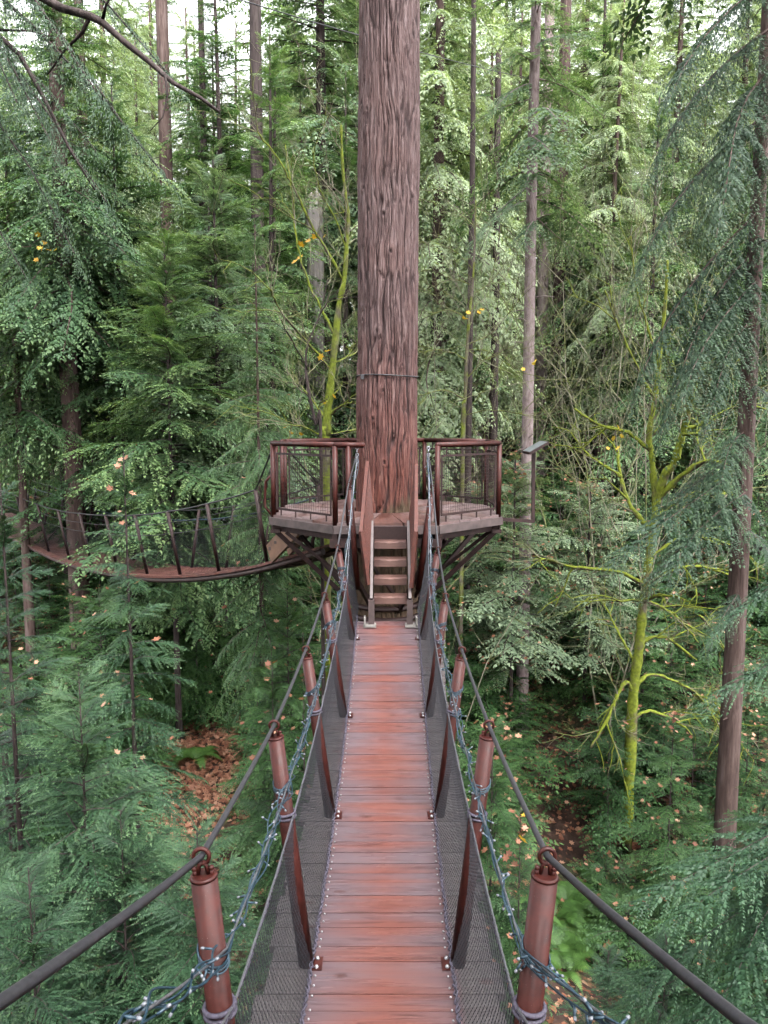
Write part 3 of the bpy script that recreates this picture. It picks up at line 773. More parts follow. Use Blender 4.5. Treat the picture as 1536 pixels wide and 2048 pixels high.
class Crown:
    def __init__(s): s.q, s.t, s.limbs = [], [], []
    def branch(s, tpl, org, d, L, roll=0, shift=0, wid=1.0, fat=1.0):
        q, t, pth = tpl
        x = np.array(d, float); x /= np.linalg.norm(x); y = np.cross(Z1, x); y /= np.linalg.norm(y) + 1e-9; z = np.cross(x, y)
        c, n = math.cos(roll), math.sin(roll); y, z = y * c + z * n, z * c - y * n
        B = np.stack([x, y * wid, z]) * L
        s.q.append(q @ B + np.array(org)); s.t.append(t + shift)
        s.limbs.append((pth @ B + np.array(org), max(.005, .011 * L * fat)))
    def fill(s, rng, kind, H, hb, Rm, n, shape=.75, pt=38, pb=-18, lean=(0, 0), jit=.3, leader=True):
        tp = TPL[kind]; a = rng.uniform(0, 6.28)
        for i in range(n):
            f = (i + rng.uniform(-.4, .9)) / n; f = min(max(f, 0), 1); z = hb + (H - hb) * f ** .92
            L = Rm * ((1 - f) ** shape * .95 + .05) * rng.uniform(1 - jit, 1 + jit) * min(1, .65 + f * 3)
            a += 2.4 + rng.normal(0, .5)
            pit = math.radians(pb + (pt - pb) * f ** 1.4 + rng.normal(0, 7))
            d = (math.cos(a) * math.cos(pit), math.sin(a) * math.cos(pit), math.sin(pit))
            s.branch(tp[rng.integers(len(tp))], (lean[0] * f, lean[1] * f, min(z, H - .02)), d, L, rng.normal(0, .22), rng.normal(0, .07) + .1 * f)
        if leader:
            for k in range(5):
                an = k * 1.3; s.branch(tp[k % len(tp)], (0, 0, H - Rm * .12 * k - .05), (math.cos(an) * .5, math.sin(an) * .5, .8), Rm * (.16 + .05 * k), 0, .2)
        return s
    def mesh(s, mat): return quad_mesh('crown', np.concatenate(s.q), np.concatenate(s.t), mat)

def trunk_mesh(H, r0, r1, mat, limbs=(), zb=-.4, wob=.0, n=12, seg=14, lim_n=4, stubs=0, rng=None):
    mb = MB(); zs = np.linspace(0, 1, seg); ph = R.uniform(0, 6)
    mb.tube([(wob * math.sin(t * 7 + ph) * t, wob * math.cos(t * 5 + ph) * t, zb + (H - zb) * t) for t in zs], [r1 + (r0 - r1) * (1 - t) + r0 * .5 * max(0, .06 - t) / .06 for t in zs], n)
    for p, r in limbs: mb.tube(p, np.linspace(r, r * .25, len(p)), lim_n, cap=False)
    for _ in range(stubs):
        z_ = R.uniform(.1, .9) * H; a = R.uniform(0, 6.28); d = Vector((math.cos(a), math.sin(a), R.uniform(-.2, .5))); l = R.uniform(.15, .7); c = Vector((0, 0, z_))
        mb.tube([c, c + d * l * .6, c + d * l + Vector((0, 0, -.1 * l))], [.022, .014, .005], 4)
    return mb.mesh('trunk', mat)

def plant_tree(name, loc, label, cat, tm=None, cm=None, group=None, rot=0, sc=1.0, tilt=0):
    o = empty(name, loc, label, cat, group); o.rotation_euler = (tilt, 0, rot); o.scale = (sc, sc, sc) if np.isscalar(sc) else sc
    if tm: link('trunk', tm, o)
    if cm: link('crown', cm, o)
    return o

def own_conifer(name, u, v, Y, vtop, label, leaf, bark, kind, Rm, n, hb=.1, r0=None, group=None, shape=.75, pt=38, pb=-18, seed=1, htop=None, custom=(), lim=True, ckind=None, jit=.3, stubs=0, cat='tree'):
    rng = np.random.default_rng(seed)
    p = at(u, v, Y); base = Vector((p.x, Y, gh(p.x, Y))); top = at(u, vtop, Y).z if htop is None else base.z + htop
    H = top - base.z; r0 = r0 or max(.02, H * .0065); c = Crown()
    if n: c.fill(rng, kind, H, H * hb, Rm, n, shape, pt, pb, jit=jit)
    nl = len(c.limbs)
    for (av, tu, tv, tY, wid, *rest) in custom:      # branches seen individually: attach height, tip
        a = Vector((0, 0, at(u, av, Y).z - base.z)); t = at(tu, tv, tY) - base; d = t - a
        ck = rest[0] if rest else (ckind or kind); ck = {'near': 'layerfine', 'layer': 'layerfine'}.get(ck, ck); tp = TPL[ck]
        c.branch(tp[rng.integers(len(tp))], a, d, d.length, rng.normal(0, .12), rng.normal(0, .06), wid, .5)
    tm = trunk_mesh(H, r0, r0 * .12, M[bark], c.limbs if lim else (), stubs=stubs)
    return plant_tree(name, base, label, cat, tm, c.mesh(M[leaf]) if c.q else None, group)

# --- near hemlocks, lower left
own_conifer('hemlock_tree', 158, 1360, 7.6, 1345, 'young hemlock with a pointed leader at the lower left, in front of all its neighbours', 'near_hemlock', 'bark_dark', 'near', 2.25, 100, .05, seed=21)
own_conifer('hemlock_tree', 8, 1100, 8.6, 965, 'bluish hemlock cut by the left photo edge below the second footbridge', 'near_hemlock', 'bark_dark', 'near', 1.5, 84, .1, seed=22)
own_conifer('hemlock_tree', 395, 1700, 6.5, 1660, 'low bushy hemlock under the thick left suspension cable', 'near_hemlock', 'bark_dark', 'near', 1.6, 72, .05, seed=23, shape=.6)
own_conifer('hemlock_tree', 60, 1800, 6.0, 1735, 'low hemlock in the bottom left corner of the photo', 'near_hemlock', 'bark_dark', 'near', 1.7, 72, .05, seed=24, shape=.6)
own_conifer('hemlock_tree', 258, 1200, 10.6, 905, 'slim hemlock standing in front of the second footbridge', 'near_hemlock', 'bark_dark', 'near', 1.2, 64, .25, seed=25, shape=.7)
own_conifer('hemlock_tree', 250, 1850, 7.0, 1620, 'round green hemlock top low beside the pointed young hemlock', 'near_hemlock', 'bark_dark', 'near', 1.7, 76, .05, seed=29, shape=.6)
# --- middle left
own_conifer('hemlock_tree', 338, 800, 19.0, 470, 'bright green layered hemlock with a dark thin stem behind the second footbridge', 'hemlock', 'bark_dark', 'mid', 2.7, 110, .3, r0=.09, seed=31, shape=.55)
own_conifer('hemlock_tree', 115, 700, 24, 330, 'dense hemlock with a straight dark stem left of the thick pale trunk', 'hemlock', 'bark_dark', 'mid', 3.2, 120, .42, r0=.15, seed=32, shape=.55)
own_conifer('hemlock_tree', 516, 800, 15.2, 440, 'narrow grey green hemlock with drooping twigs just left of the platform', 'hemlock', 'bark_brown', 'hang', 1.35, 110, .22, r0=.075, seed=33, shape=.5, pb=-30, pt=20)
own_conifer('hemlock_tree', 430, 500, 21, 300, 'light green hemlock with wide level branches behind the bright layered hemlock', 'far', 'bark_dark', 'mid', 3.4, 120, .3, r0=.14, seed=34)
own_conifer('hemlock_tree', 235, 500, 22, 170, 'tall hemlock with dark lower shelves behind the left hemlocks', 'hemlock', 'bark_dark', 'mid', 3.3, 130, .25, r0=.15, seed=35)
own_conifer('hemlock_tree', 20, 500, 21, 240, 'blue green hemlock at the left photo edge with hanging sprays', 'hemlock', 'bark_brown', 'hang', 2.8, 100, .42, r0=.16, seed=36, shape=.45)
for i, (u, v, Y, Rm, lab) in enumerate([
        (430, 1215, 20.5, 1.6, 'small hemlock beneath the middle of the second footbridge'),
        (575, 1175, 14.6, 1.4, 'small hemlock just under the left platform stair'),
        (545, 1330, 11.8, .95, 'yellowish small hemlock between the leaf litter and the left netting'),
        (345, 1230, 21, 1.7, 'darker small hemlock on the slope behind the slim front hemlock'),
        (608, 1400, 11.0, .95, 'narrow little hemlock touching the left side of the straight footbridge'),
        (200, 1180, 16.5, 1.7, 'bushy small hemlock at the foot of the thick pale trunk'),
        (70, 1290, 13.5, 1.6, 'spreading hemlock left of the pointed young hemlock, farther down the slope')]):
    own_conifer('hemlock_tree', u, v + 60, Y, v, lab, 'sapling', 'bark_dark', 'mid', Rm * 1.15, 76, .06, seed=41 + i, shape=.55)
# --- lower right, beside the bridge
for i, (u, v, Y, Rm, k, lab) in enumerate([
        (985, 1440, 10.5, 1.0, 'layer', 'leafy young cedar close to the right netting of the straight footbridge'),
        (1040, 1620, 9.6, .62, 'layer', 'low young cedar beside the nearest right post of the footbridge'),
        (1345, 1430, 13.8, 1.0, 'mid', 'young hemlock in front of the mossy maple foot'),
        (1560, 1500, 12.0, 1.1, 'mid', 'young hemlock right of the speckled right trunk'),
        (1215, 1900, 7.6, .75, 'near', 'low hemlock spray plant under the thick right suspension cable'),
        (1330, 1880, 7.2, 1.2, 'near', 'low green hemlock near the bottom right corner')]):
    own_conifer('hemlock_tree', u, v + 60, Y, v, lab, 'near_hemlock' if k == 'near' else 'sapling', 'bark_dark', k, Rm * 1.1, 66, .05, seed=51 + i, shape=.5)
# near tree off the right edge whose boughs reach into the picture
own_conifer('hemlock_tree', 1700, 1300, 7.2, 1000, 'near hemlock at the right photo edge reaching in with blue green boughs', 'near_hemlock', 'bark_dark', 'near', 1.0, 0, seed=61, r0=.09,
    custom=[(1100, 1392, 1225, 6.8, .55), (1270, 1400, 1372, 6.7, .6), (1600, 1265, 1775, 6.6, .8), (1640, 1330, 1790, 6.2, .8), (1700, 1380, 1960, 5.9, .9), (1750, 1240, 1930, 6.8, .8),
            (1560, 1420, 1700, 7.8, .7), (1660, 1440, 1880, 6.6, .9), (1830, 1300, 2060, 6.2, .9), (1500, 1480, 1600, 8.2, .7), (1900, 1450, 2080, 5.8, .9), (900, 1560, 1010, 7.4, .6),
            (1400, 1900, 1500, 7.4, .8), (1500, 1900, 1600, 6.0, .8), (1300, 1850, 1400, 8.5, .8), (1700, 1950, 1800, 7.0, .8)])
# big right-hand fir with drooping dark boughs
cu = [(60, 1250, 300, 13.5, .8), (-40, 1310, 130, 12.6, .8), (230, 1215, 520, 14.0, .8), (420, 1195, 790, 14.2, .8), (500, 1255, 850, 13.6, .9), 
      (560, 1340, 760, 12.8, .8), (150, 1400, 420, 12.4, .8), (640, 1380, 840, 13.0, .7), (-220, 1330, -60, 13.5, .8), (280, 1360, 480, 16.5, .8), (470, 1390, 700, 16.5, .8)]
cu = [c + ('hangfine',) for c in cu] + [(940, 1215, 1085, 13.2, .9, 'layer'), (980, 1330, 1120, 12.6, .9, 'layer'), (900, 1300, 1010, 14.2, .9, 'layer'), (1010, 1250, 1165, 14, .7, 'layer'), (860, 1420, 960, 13, .8, 'layer'),
      (760, 1640, 900, 13.5, .8, 'layer'), (1050, 1630, 1190, 13.5, .8, 'layer'), (620, 1650, 740, 14, .8, 'layer'), (470, 1660, 560, 13, .8, 'layer'), (1180, 1420, 1290, 13.2, .5, 'layer'), (100, 1640, 300, 13, .8, 'hangfine'), (300, 1640, 480, 13.5, .8, 'hangfine')]
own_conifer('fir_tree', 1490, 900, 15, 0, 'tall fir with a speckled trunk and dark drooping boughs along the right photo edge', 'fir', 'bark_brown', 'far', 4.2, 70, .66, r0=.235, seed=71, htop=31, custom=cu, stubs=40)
# overhanging tree, upper left
cu = [(-330, 400, 165, 6.4, .8), (-420, 330, 60, 6.0, .8), (-250, 330, 330, 7.0, .9), (-260, 440, 270, 7.4, .8), (-160, 225, 430, 6.8, .9), (-60, 130, 500, 7.0, .9), (-300, 190, 180, 6.2, .9), (-380, 90, 80, 6.0, .9),
      (60, 40, 560, 7.4, .8), (-200, 280, 240, 7.6, .9), (-430, 430, 60, 7.4, .8)]
own_conifer('fir_tree', -330, 300, 8.0, 0, 'overhanging conifer with dark limbs and fine hanging twigs in the upper left corner', 'fir', 'bark_dark', 'far', 4.5, 70, .62, r0=.2, seed=81, htop=31, custom=cu, ckind='hangxl')

_ov = [o for o in SC.objects if o.type == 'EMPTY' and 'overhanging conifer' in o.get('label', '')][0]
mb = MB()
for pth, r_ in ([[(-330, -260, 8), (-120, -120, 7.2), (60, -20, 6.8), (120, 15, 6.7), (180, 32, 6.6), (205, 45, 6.6), (250, 85, 6.5), (300, 125, 6.5), (345, 165, 6.4), (400, 195, 6.3), (440, 225, 6.3)], .045], [[(180, 32, 6.6), (165, 65, 6.7), (130, 100, 6.8), (95, 150, 6.9)], .02],
                [[(205, 40, 6.6), (212, 10, 6.5), (235, -30, 6.4)], .016], [[(330, 150, 6.4), (335, 190, 6.4), (325, 235, 6.4), (300, 262, 6.4)], .012], [[(-330, -60, 8), (-60, 20, 7.4), (40, 110, 7.2), (90, 200, 7.0), (140, 300, 7.0), (190, 380, 7.0)], .03], [[(0, 60, 7.2), (60, 62, 7.1), (110, 75, 7.0)], .012]):
    P_ = [at(*q) for q in pth]; mb.tube(P_, np.linspace(r_, r_ * .25, len(P_)), 7)
mb.build('limbs', M['bark_dark'], _ov, _ov.location)

# --- trunks that stand out
def lone_trunk(name, u, v, Y, wpx, vtop, label, bark, stubs=10, r1=.6, cat='tree', crown=None, rot=0):
    p = at(u, v, Y); base = Vector((p.x, Y, gh(p.x, Y))); H = at(u, vtop, Y).z - base.z; r = wpx / 2 / F * Y
    c = None; limbs = ()
    if crown:
        kind, leaf, hb, Rm, n, sd = crown; cc = Crown().fill(np.random.default_rng(sd), kind, H, H * hb, Rm, n, .7, 25, -25); c = cc.mesh(M[leaf]); limbs = cc.limbs
    return plant_tree(name, base, label, cat, trunk_mesh(H, r * 1.12, r * r1, M[bark], limbs, n=18, seg=24, stubs=stubs, wob=.03), c)
lone_trunk('fir_tree', 146, 900, 21, 40, -60, 'thick old trunk with pale furrowed bark rising behind the second footbridge', 'bark_brown', 8, crown=('mid', 'hemlock', .5, 3.4, 90, 311))
lone_trunk('fir_tree', 1058, 700, 21, 23, -260, 'slender bare pinkish grey trunk with branch stubs right of the big trunk', 'bark_grey', 46, .75, crown=('far', 'far', .62, 2.8, 50, 301))
lone_trunk('dead_snag', 630, 560, 33, 36, 398, 'broken pale dead snag left of the big trunk', 'bark_snag', 6, .85)
_sn = [o for o in SC.objects if o.name == 'dead_snag'][0]; _z = at(630, 398, 33).z - _sn.location.z
mb = MB()
for _ in range(5):
    a_ = R.uniform(0, 6.28); q_ = Vector((math.cos(a_) * .17, math.sin(a_) * .17, _z - .3)); mb.tube([q_, q_ + Vector((0, 0, .4)), q_ + Vector((R.uniform(-.05, .05), 0, R.uniform(.35, .8)))], [.2, .15, .03], 5)
mb.build('splinters', M['bark_snag'], _sn)
lone_trunk('fir_tree', 514, 300, 30, 26, -200, 'dark brown trunk behind the wide level hemlock', 'bark_dark', 10, .8)
lone_trunk('fir_tree', 1090, 400, 34, 21, -200, 'greyish trunk directly behind the slender pinkish trunk', 'bark_grey', 10, .8)
lone_trunk('fir_tree', 1122, 430, 36, 24, -200, 'brown trunk in a pair to the right of the slender pinkish trunk', 'bark_brown', 10, .8)
lone_trunk('fir_tree', 325, 120, 34, 26, -250, 'brown trunk against a bright sky gap in the upper left', 'bark_brown', 10, .8)
lone_trunk('fir_tree', 405, 150, 36, 13, -250, 'thin trunk in the bright sky gap right of the brown one', 'bark_dark', 10, .8)
lone_trunk('fir_tree', 168, 300, 26, 20, -250, 'reddish trunk half hidden by the hanging twigs in the upper left', 'bark_brown', 10, .8, crown=('far', 'far', .45, 3.6, 80, 312))
lone_trunk('hemlock_tree', 18, 1540, 9.5, 16, 1480, 'short dark dead stem at the lower left photo edge', 'bark_dark', 3, .8)
lone_trunk('hemlock_tree', 940, 640, 24, 14, -120, 'dark slim trunk behind the mossy sapling right of the big trunk', 'bark_dark', 20)
lone_trunk('hemlock_tree', 990, 640, 27, 18, 100, 'dark trunk between the mossy sapling and the slender pinkish trunk', 'bark_dark', 12)

# --- mossy maples and bare shrubs
def smooth(pts, n=5):
    out = []
    for i in range(len(pts) - 1):
        p0, p1, p2, p3 = pts[max(i - 1, 0)], pts[i], pts[i + 1], pts[min(i + 2, len(pts) - 1)]
        for k in range(n):
            t = k / n; out.append(.5 * ((2 * p1) + (p2 - p0) * t + (2 * p0 - 5 * p1 + 4 * p2 - p3) * t * t + (3 * p1 - p0 - 3 * p2 + p3) * t ** 3))
    out.append(pts[-1]); return out
def twigs(mb, rng, o, d, L, r, depth, m=0, up=.12):
    d = Vector(d).normalized(); pts = [o]; p = o.copy(); k = 5
    for i in range(k):
        d = (d + Vector((rng.gauss(0, .16), rng.gauss(0, .16), rng.gauss(up * .6, .12)))).normalized(); p = p + d * L / k; pts.append(p.copy())
        if depth > 0 and rng.random() < .75:
            side = d.cross(Vector((rng.gauss(0, 1), rng.gauss(0, 1), rng.gauss(0, 1)))).normalized()
            twigs(mb, rng, p.copy(), d * .8 + side * .75, L * rng.uniform(.4, .65), r * .55, depth - 1, m, up)
    mb.tube(pts, np.linspace(r, r * .3, len(pts)), 4, m, cap=False)
def pixel_tree(name, Y, stem, limbs, label, bark, r0, seed, twig=(.9, 2), cat='tree', rl=.5, ntw=5, stemtwig=8):
    rng = random.Random(seed)
    S = [at(u, v, Y) for u, v in stem]; base = Vector((S[0].x, Y, gh(S[0].x, Y)))
    low = base if S[0].z > base.z + .3 else None
    S = smooth(([low] if low else []) + S)
    o = empty(name, base, label, cat); mb = MB(); tb = MB()
    mb.tube(S, np.linspace(r0, r0 * .22, len(S)) * np.array([rng.uniform(.82, 1.2) for _ in S]), 9)
    for l, fr in limbs:
        dep = rng.uniform(-1.3, 1.3); k = len(l); P = [at(u, v, Y + dep * (i / (k - 1)) ** 1.2) for i, (u, v) in enumerate(l)]
        P = smooth(P); rr = r0 * rl * fr
        mb.tube([p + Vector((rng.gauss(0, .008), 0, rng.gauss(0, .008))) for p in P], np.linspace(rr, rr * .42, len(P)) * np.array([rng.uniform(.75, 1.3) for _ in P]), 7)
        for _ in range(2):
            i = rng.randrange(len(P) // 3, len(P)); d = (P[min(i + 1, len(P) - 1)] - P[max(i - 1, 0)]).normalized()
            twigs(mb, rng, P[i].copy(), d + Vector((rng.gauss(0, .6), rng.gauss(0, .6), rng.gauss(.2, .5))), twig[0] * rng.uniform(.8, 1.7), rr * .4 + .004, 1, 0, -.1)
        for _ in range(ntw):
            i = rng.randrange(len(P) // 3, len(P)); d = (P[min(i + 1, len(P) - 1)] - P[max(i - 1, 0)]).normalized()
            twigs(tb, rng, P[i].copy(), d + Vector((rng.gauss(0, .7), rng.gauss(0, .7), rng.gauss(.3, .5))), twig[0] * rng.uniform(.5, 1.2), rr * .26 + .003, twig[1])
    for _ in range(stemtwig):
        i = rng.randrange(len(S) // 2, len(S)); a = rng.uniform(0, 6.28)
        twigs(tb, rng, S[i].copy(), Vector((math.cos(a), math.sin(a), .8)), twig[0] * rng.uniform(.6, 1.5), .012, twig[1])
    tm = mb.build('trunk', M[bark], o, base)
    if tb.v: tb.build('twigs', M['twig'], o, base)
    return o
pixel_tree('mossy_maple', 17, [(1262, 1476), (1268, 1372), (1279, 1290), (1285, 1219), (1293, 1165), (1301, 1090), (1310, 1026), (1304, 913), (1298, 886), (1301, 845), (1311, 793), (1322, 690), (1331, 600), (1335, 520)], [
    ([(1312, 1010), (1325, 961), (1349, 923), (1362, 879), (1376, 827), (1386, 776), (1396, 740), (1404, 690)], 1.5),
    ([(1314, 1000), (1352, 961), (1410, 923), (1450, 930), (1480, 940)], 1.2), ([(1304, 1060), (1287, 1043), (1260, 1009), (1243, 961), (1234, 896)], 1.1),
    ([(1244, 955), (1215, 935), (1178, 910), (1147, 872)], .6), ([(1300, 900), (1256, 865), (1202, 851), (1147, 817)], .7), ([(1374, 858), (1417, 841), (1482, 803)], .8),
    ([(1306, 1040), (1340, 1012), (1393, 992), (1480, 985)], .8), ([(1292, 1170), (1231, 1143), (1148, 1134), (1070, 1113)], .8), ([(1293, 1165), (1347, 1141), (1400, 1133), (1466, 1152)], .8),
    ([(1286, 1205), (1310, 1193), (1351, 1192)], .8), ([(1286, 1205), (1262, 1199), (1240, 1203)], .6), ([(1288, 1200), (1318, 1211), (1355, 1236), (1397, 1286)], .7), ([(1280, 1288), (1305, 1275), (1340, 1279), (1393, 1321)], .8),
    ([(1272, 1330), (1255, 1300), (1237, 1265)], .7), ([(1268, 1385), (1252, 1364), (1235, 1390), (1219, 1430), (1181, 1497)], .9), ([(1270, 1372), (1300, 1350), (1345, 1360), (1400, 1395), (1451, 1472)], .8),
    ([(1264, 1440), (1300, 1422), (1355, 1445), (1385, 1470)], .7), ([(1400, 1230), (1430, 1270), (1470, 1330)], .5), ([(1390, 1390), (1420, 1400), (1460, 1430)], .5), ([(1296, 1120), (1350, 1080), (1400, 1075), (1440, 1090)], .6),
    ([(1306, 870), (1330, 840), (1352, 800), (1378, 745)], .5), ([(1310, 800), (1280, 745), (1240, 660), (1210, 580)], .5), ([(1318, 720), (1290, 640), (1270, 560), (1262, 470)], .4)],
    'large maple covered in bright yellow green moss beside the right hand fir', 'bark_moss', .125, 91, (1.0, 2), rl=.52, ntw=4, stemtwig=14)
pixel_tree('mossy_maple', 14.6, [(650, 930), (652, 871), (658, 798), (665, 734), (671, 675), (678, 610), (689, 555), (694, 476), (696, 432), (686, 344), (682, 250)], [
    ([(670, 672), (640, 613), (608, 540), (590, 461), (585, 388), (570, 290)], .7), ([(686, 560), (649, 493), (626, 455), (590, 382), (555, 315), (515, 265)], .7), ([(664, 740), (611, 681), (558, 616), (541, 578)], .6),
    ([(658, 830), (685, 810), (715, 785)], .8), ([(665, 728), (690, 715), (720, 702)], .6), ([(652, 835), (625, 800), (599, 769)], .7), ([(692, 500), (672, 440), (640, 380), (625, 300)], .5), ([(650, 870), (690, 862), (720, 858)], .5), ([(652, 880), (610, 855), (570, 850)], .5)],
    'maple with a moss covered stem behind the left railing', 'bark_mid_moss', .095, 92, (.9, 2), rl=.4, ntw=5, stemtwig=12)
pixel_tree('bare_maple', 14.0, [(642, 900), (632, 850), (620, 798), (612, 740), (615, 690), (640, 628), (655, 560)], [([(616, 740), (590, 690), (560, 640)], .6), ([(640, 628), (660, 600), (690, 590)], .6), ([(622, 800), (590, 770), (570, 765)], .6)],
    'thin dark bare sapling in front of the moss covered maple', 'bark_dark', .04, 93, (.6, 1), stemtwig=6)
pixel_tree('mossy_maple', 20, [(926, 880), (930, 800), (933, 720), (938, 640), (946, 560), (950, 470), (952, 400)], [
    ([(930, 800), (890, 780), (845, 790)], .7), ([(931, 760), (970, 720), (1030, 690)], .7), ([(933, 720), (890, 700), (840, 705)], .6), ([(936, 690), (990, 660), (1040, 590)], .6), ([(938, 640), (895, 620), (840, 640)], .6), ([(942, 590), (985, 560), (1020, 510)], .5),
    ([(930, 830), (985, 820), (1050, 830)], .5), ([(944, 570), (900, 560), (845, 585)], .5), ([(934, 700), (980, 705), (1040, 750)], .5), ([(946, 540), (905, 500), (850, 490)], .4)],
    'slim mossy maple with level thin limbs right of the big trunk', 'bark_half_moss', .07, 94, (1.1, 2), rl=.4, ntw=6)
BARE = [(960, 420, 30, .03, 'thin bare shrub with pale twigs high right of the big trunk', 3), (1235, 560, 20, .035, 'thicket of pale bare maple stems above the mossy maple', 4), (1150, 640, 24, .03, 'pale bare maple stems between the slender trunk and the mossy maple', 4),
        (575, 560, 17, .022, 'pale bare maple stems left of the broken snag', 2), (1330, 470, 23, .03, 'tangle of pale bare stems in front of the bright cedars', 4), (880, 640, 17, .02, 'bare pale twigs close to the right side of the big trunk', 3)]
for k, (u, v, Y, r, lab, ns) in enumerate(BARE):
    rng = random.Random(500 + k); p = at(u, v, Y); base = Vector((p.x, Y, gh(p.x, Y))); o = empty('bare_maple', base, lab, 'shrub'); mb = MB(); Hh = p.z - base.z
    for j in range(ns):
        a = rng.uniform(0, 6.28); d = Vector((math.cos(a) * .28, math.sin(a) * .28, 1))
        twigs(mb, rng, base - Vector((0, 0, .1)), d, Hh * rng.uniform(.75, 1.2), r * .8, 3, 0, .1)
    mb.build('stems', M['twig'], o, base)

# ------------------------------------------------------------------ forest copies (shared meshes)
def proto(kind, leaf, bark, H, hb, Rm, n, r0, seed, shape=.75, pt=35, pb=-20, stubs=20, jit=.35):
    rng = np.random.default_rng(seed); c = Crown().fill(rng, kind, H, H * hb, Rm, n, shape, pt, pb, jit=jit)
    return trunk_mesh(H, r0, r0 * .15, M[bark], c.limbs, stubs=stubs, lim_n=3), c.mesh(M[leaf])
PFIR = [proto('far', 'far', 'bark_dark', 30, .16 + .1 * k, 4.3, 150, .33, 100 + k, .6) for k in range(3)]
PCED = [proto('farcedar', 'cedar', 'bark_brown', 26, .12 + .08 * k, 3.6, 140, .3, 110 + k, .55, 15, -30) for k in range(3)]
PHEM = [proto('far', 'hemlock', 'bark_dark', 20, .15, 3.4, 105, .2, 120 + k, .7) for k in range(2)]
PSAP = [proto('tiny', 'sapling', 'bark_dark', 3.0, .1, 1.15, 30, .03, 130 + k, .55, 25, -5, 0) for k in range(4)]
cc = Crown()
_r = np.random.default_rng(808); cc.fill(_r, 'far', 38, 17, 5.0, 110, .6, 25, -25); link('crown', cc.mesh(M['fir']), BIGTRUNK)  # crown above the frame, added to shade the near scene
PLOW = [proto('tiny', 'sapling', 'bark_dark', 1.3, .1, 1.1, 20, .02, 140 + k, .4, 20, 0, 0) for k in range(3)]
rng = random.Random(77)
def half(Y): return Y * .52 + 2
used = []
def far_xy(Y0, Y1, umin=-80, umax=1620, gap=2.3, avoid=()):
    for _ in range(60):
        Y = Y0 + (Y1 - Y0) * rng.random() ** .8; u = rng.uniform(umin, umax); x = (u - 768) / F * Y
        if any((x - a) ** 2 + (Y - b) ** 2 < gap * gap for a, b in used): continue
        if any(a < u < b and Y < c for a, b, c in avoid): continue
        used.append((x, Y)); return x, Y
    return x, Y
SKYGAP = [(300, 326, 44), (405, 445, 36), (1064, 1106, 46)]
def forest(protos, name, label, group, n, Y0, Y1, s0, s1, **kw):
    for i in range(n):
        x, Y = far_xy(Y0, Y1, **kw); tm, cm = protos[i % len(protos)]; s = rng.uniform(s0, s1)
        plant_tree(name, (x, Y, gh(x, Y) - .1), label, 'tree', tm, cm, group, rng.uniform(0, 6.28), (s * rng.uniform(.9, 1.1), s * rng.uniform(.9, 1.1), s), rng.gauss(0, .012))
forest(PCED, 'cedar_tree', 'pale yellow green drooping cedar in the bright forest right of the big trunk', 'bright cedars right of the big trunk', 24, 27, 50, .75, 1.15, umin=850, umax=1600, gap=2.6, avoid=SKYGAP)
for (x, y, s_) in [(-12, 3, 1.0), (11.5, 4, 1.0), (-5, -6, 1.1), (6, -8, 1.05)]:  # unseen firs added beside and behind the camera to shade the near scene
    tm, cm = PFIR[1]; plant_tree('fir_tree', (x, y, gh(x, y) - .1), 'unseen tall fir added to shade the near end of the straight footbridge', 'tree', tm, cm, 'unseen shading firs by the near end of the footbridge', x, s_)
forest(PCED, 'cedar_tree', 'pale drooping cedar far back in the forest left of the big trunk', 'far cedars left of the big trunk', 22, 30, 58, .7, 1.0, umin=-60, umax=720, gap=2.6, avoid=SKYGAP)
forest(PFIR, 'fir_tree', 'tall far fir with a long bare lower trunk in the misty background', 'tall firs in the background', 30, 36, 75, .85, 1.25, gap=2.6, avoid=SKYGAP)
forest(PHEM, 'hemlock_tree', 'dark green hemlock standing on the slope behind the footbridges', 'hemlocks on the slope', 40, 25, 50, .55, 1.2, gap=1.9, avoid=[(1000, 1180, 40), (600, 660, 30)])
forest(PSAP, 'conifer_sapling', 'knee to head high conifer sapling on the leaf strewn slope', 'saplings on the slope', 170, 16.5, 38, .7, 1.5, gap=.6, avoid=[(230, 490, 19.5), (1040, 1215, 21)])
forest(PLOW, 'conifer_seedling', 'low spreading conifer seedling on the forest floor', 'seedlings on the forest floor', 240, 11.5, 34, .8, 1.7, gap=.45, avoid=[(230, 490, 19.5), (1040, 1215, 21)])

# pale bush with fallen leaves right of the platform
for k, (u, v, Y, s, lab) in enumerate([(1030, 960, 20, 1.0, 'pale grey green bush behind the tilted sign'), (1180, 1010, 21, 1.1, 'pale bush strewn with fallen red leaves below the mossy limbs'), (960, 1010, 22, .9, 'pale bush seen through the right railing mesh')]):
    p = at(u, v, Y); base = Vector((p.x, Y, gh(p.x, Y))); Hh = max(1.2, at(u, v - 40, Y).z - base.z); c = Crown().fill(np.random.default_rng(600 + k), 'tiny', Hh, Hh * .3, 1.7 * s, 60, .35, 30, -10, jit=.4)
    plant_tree('bush', base, lab, 'bush', trunk_mesh(Hh, .06, .02, M['bark_dark'], c.limbs), c.mesh(M['pale_bush']))

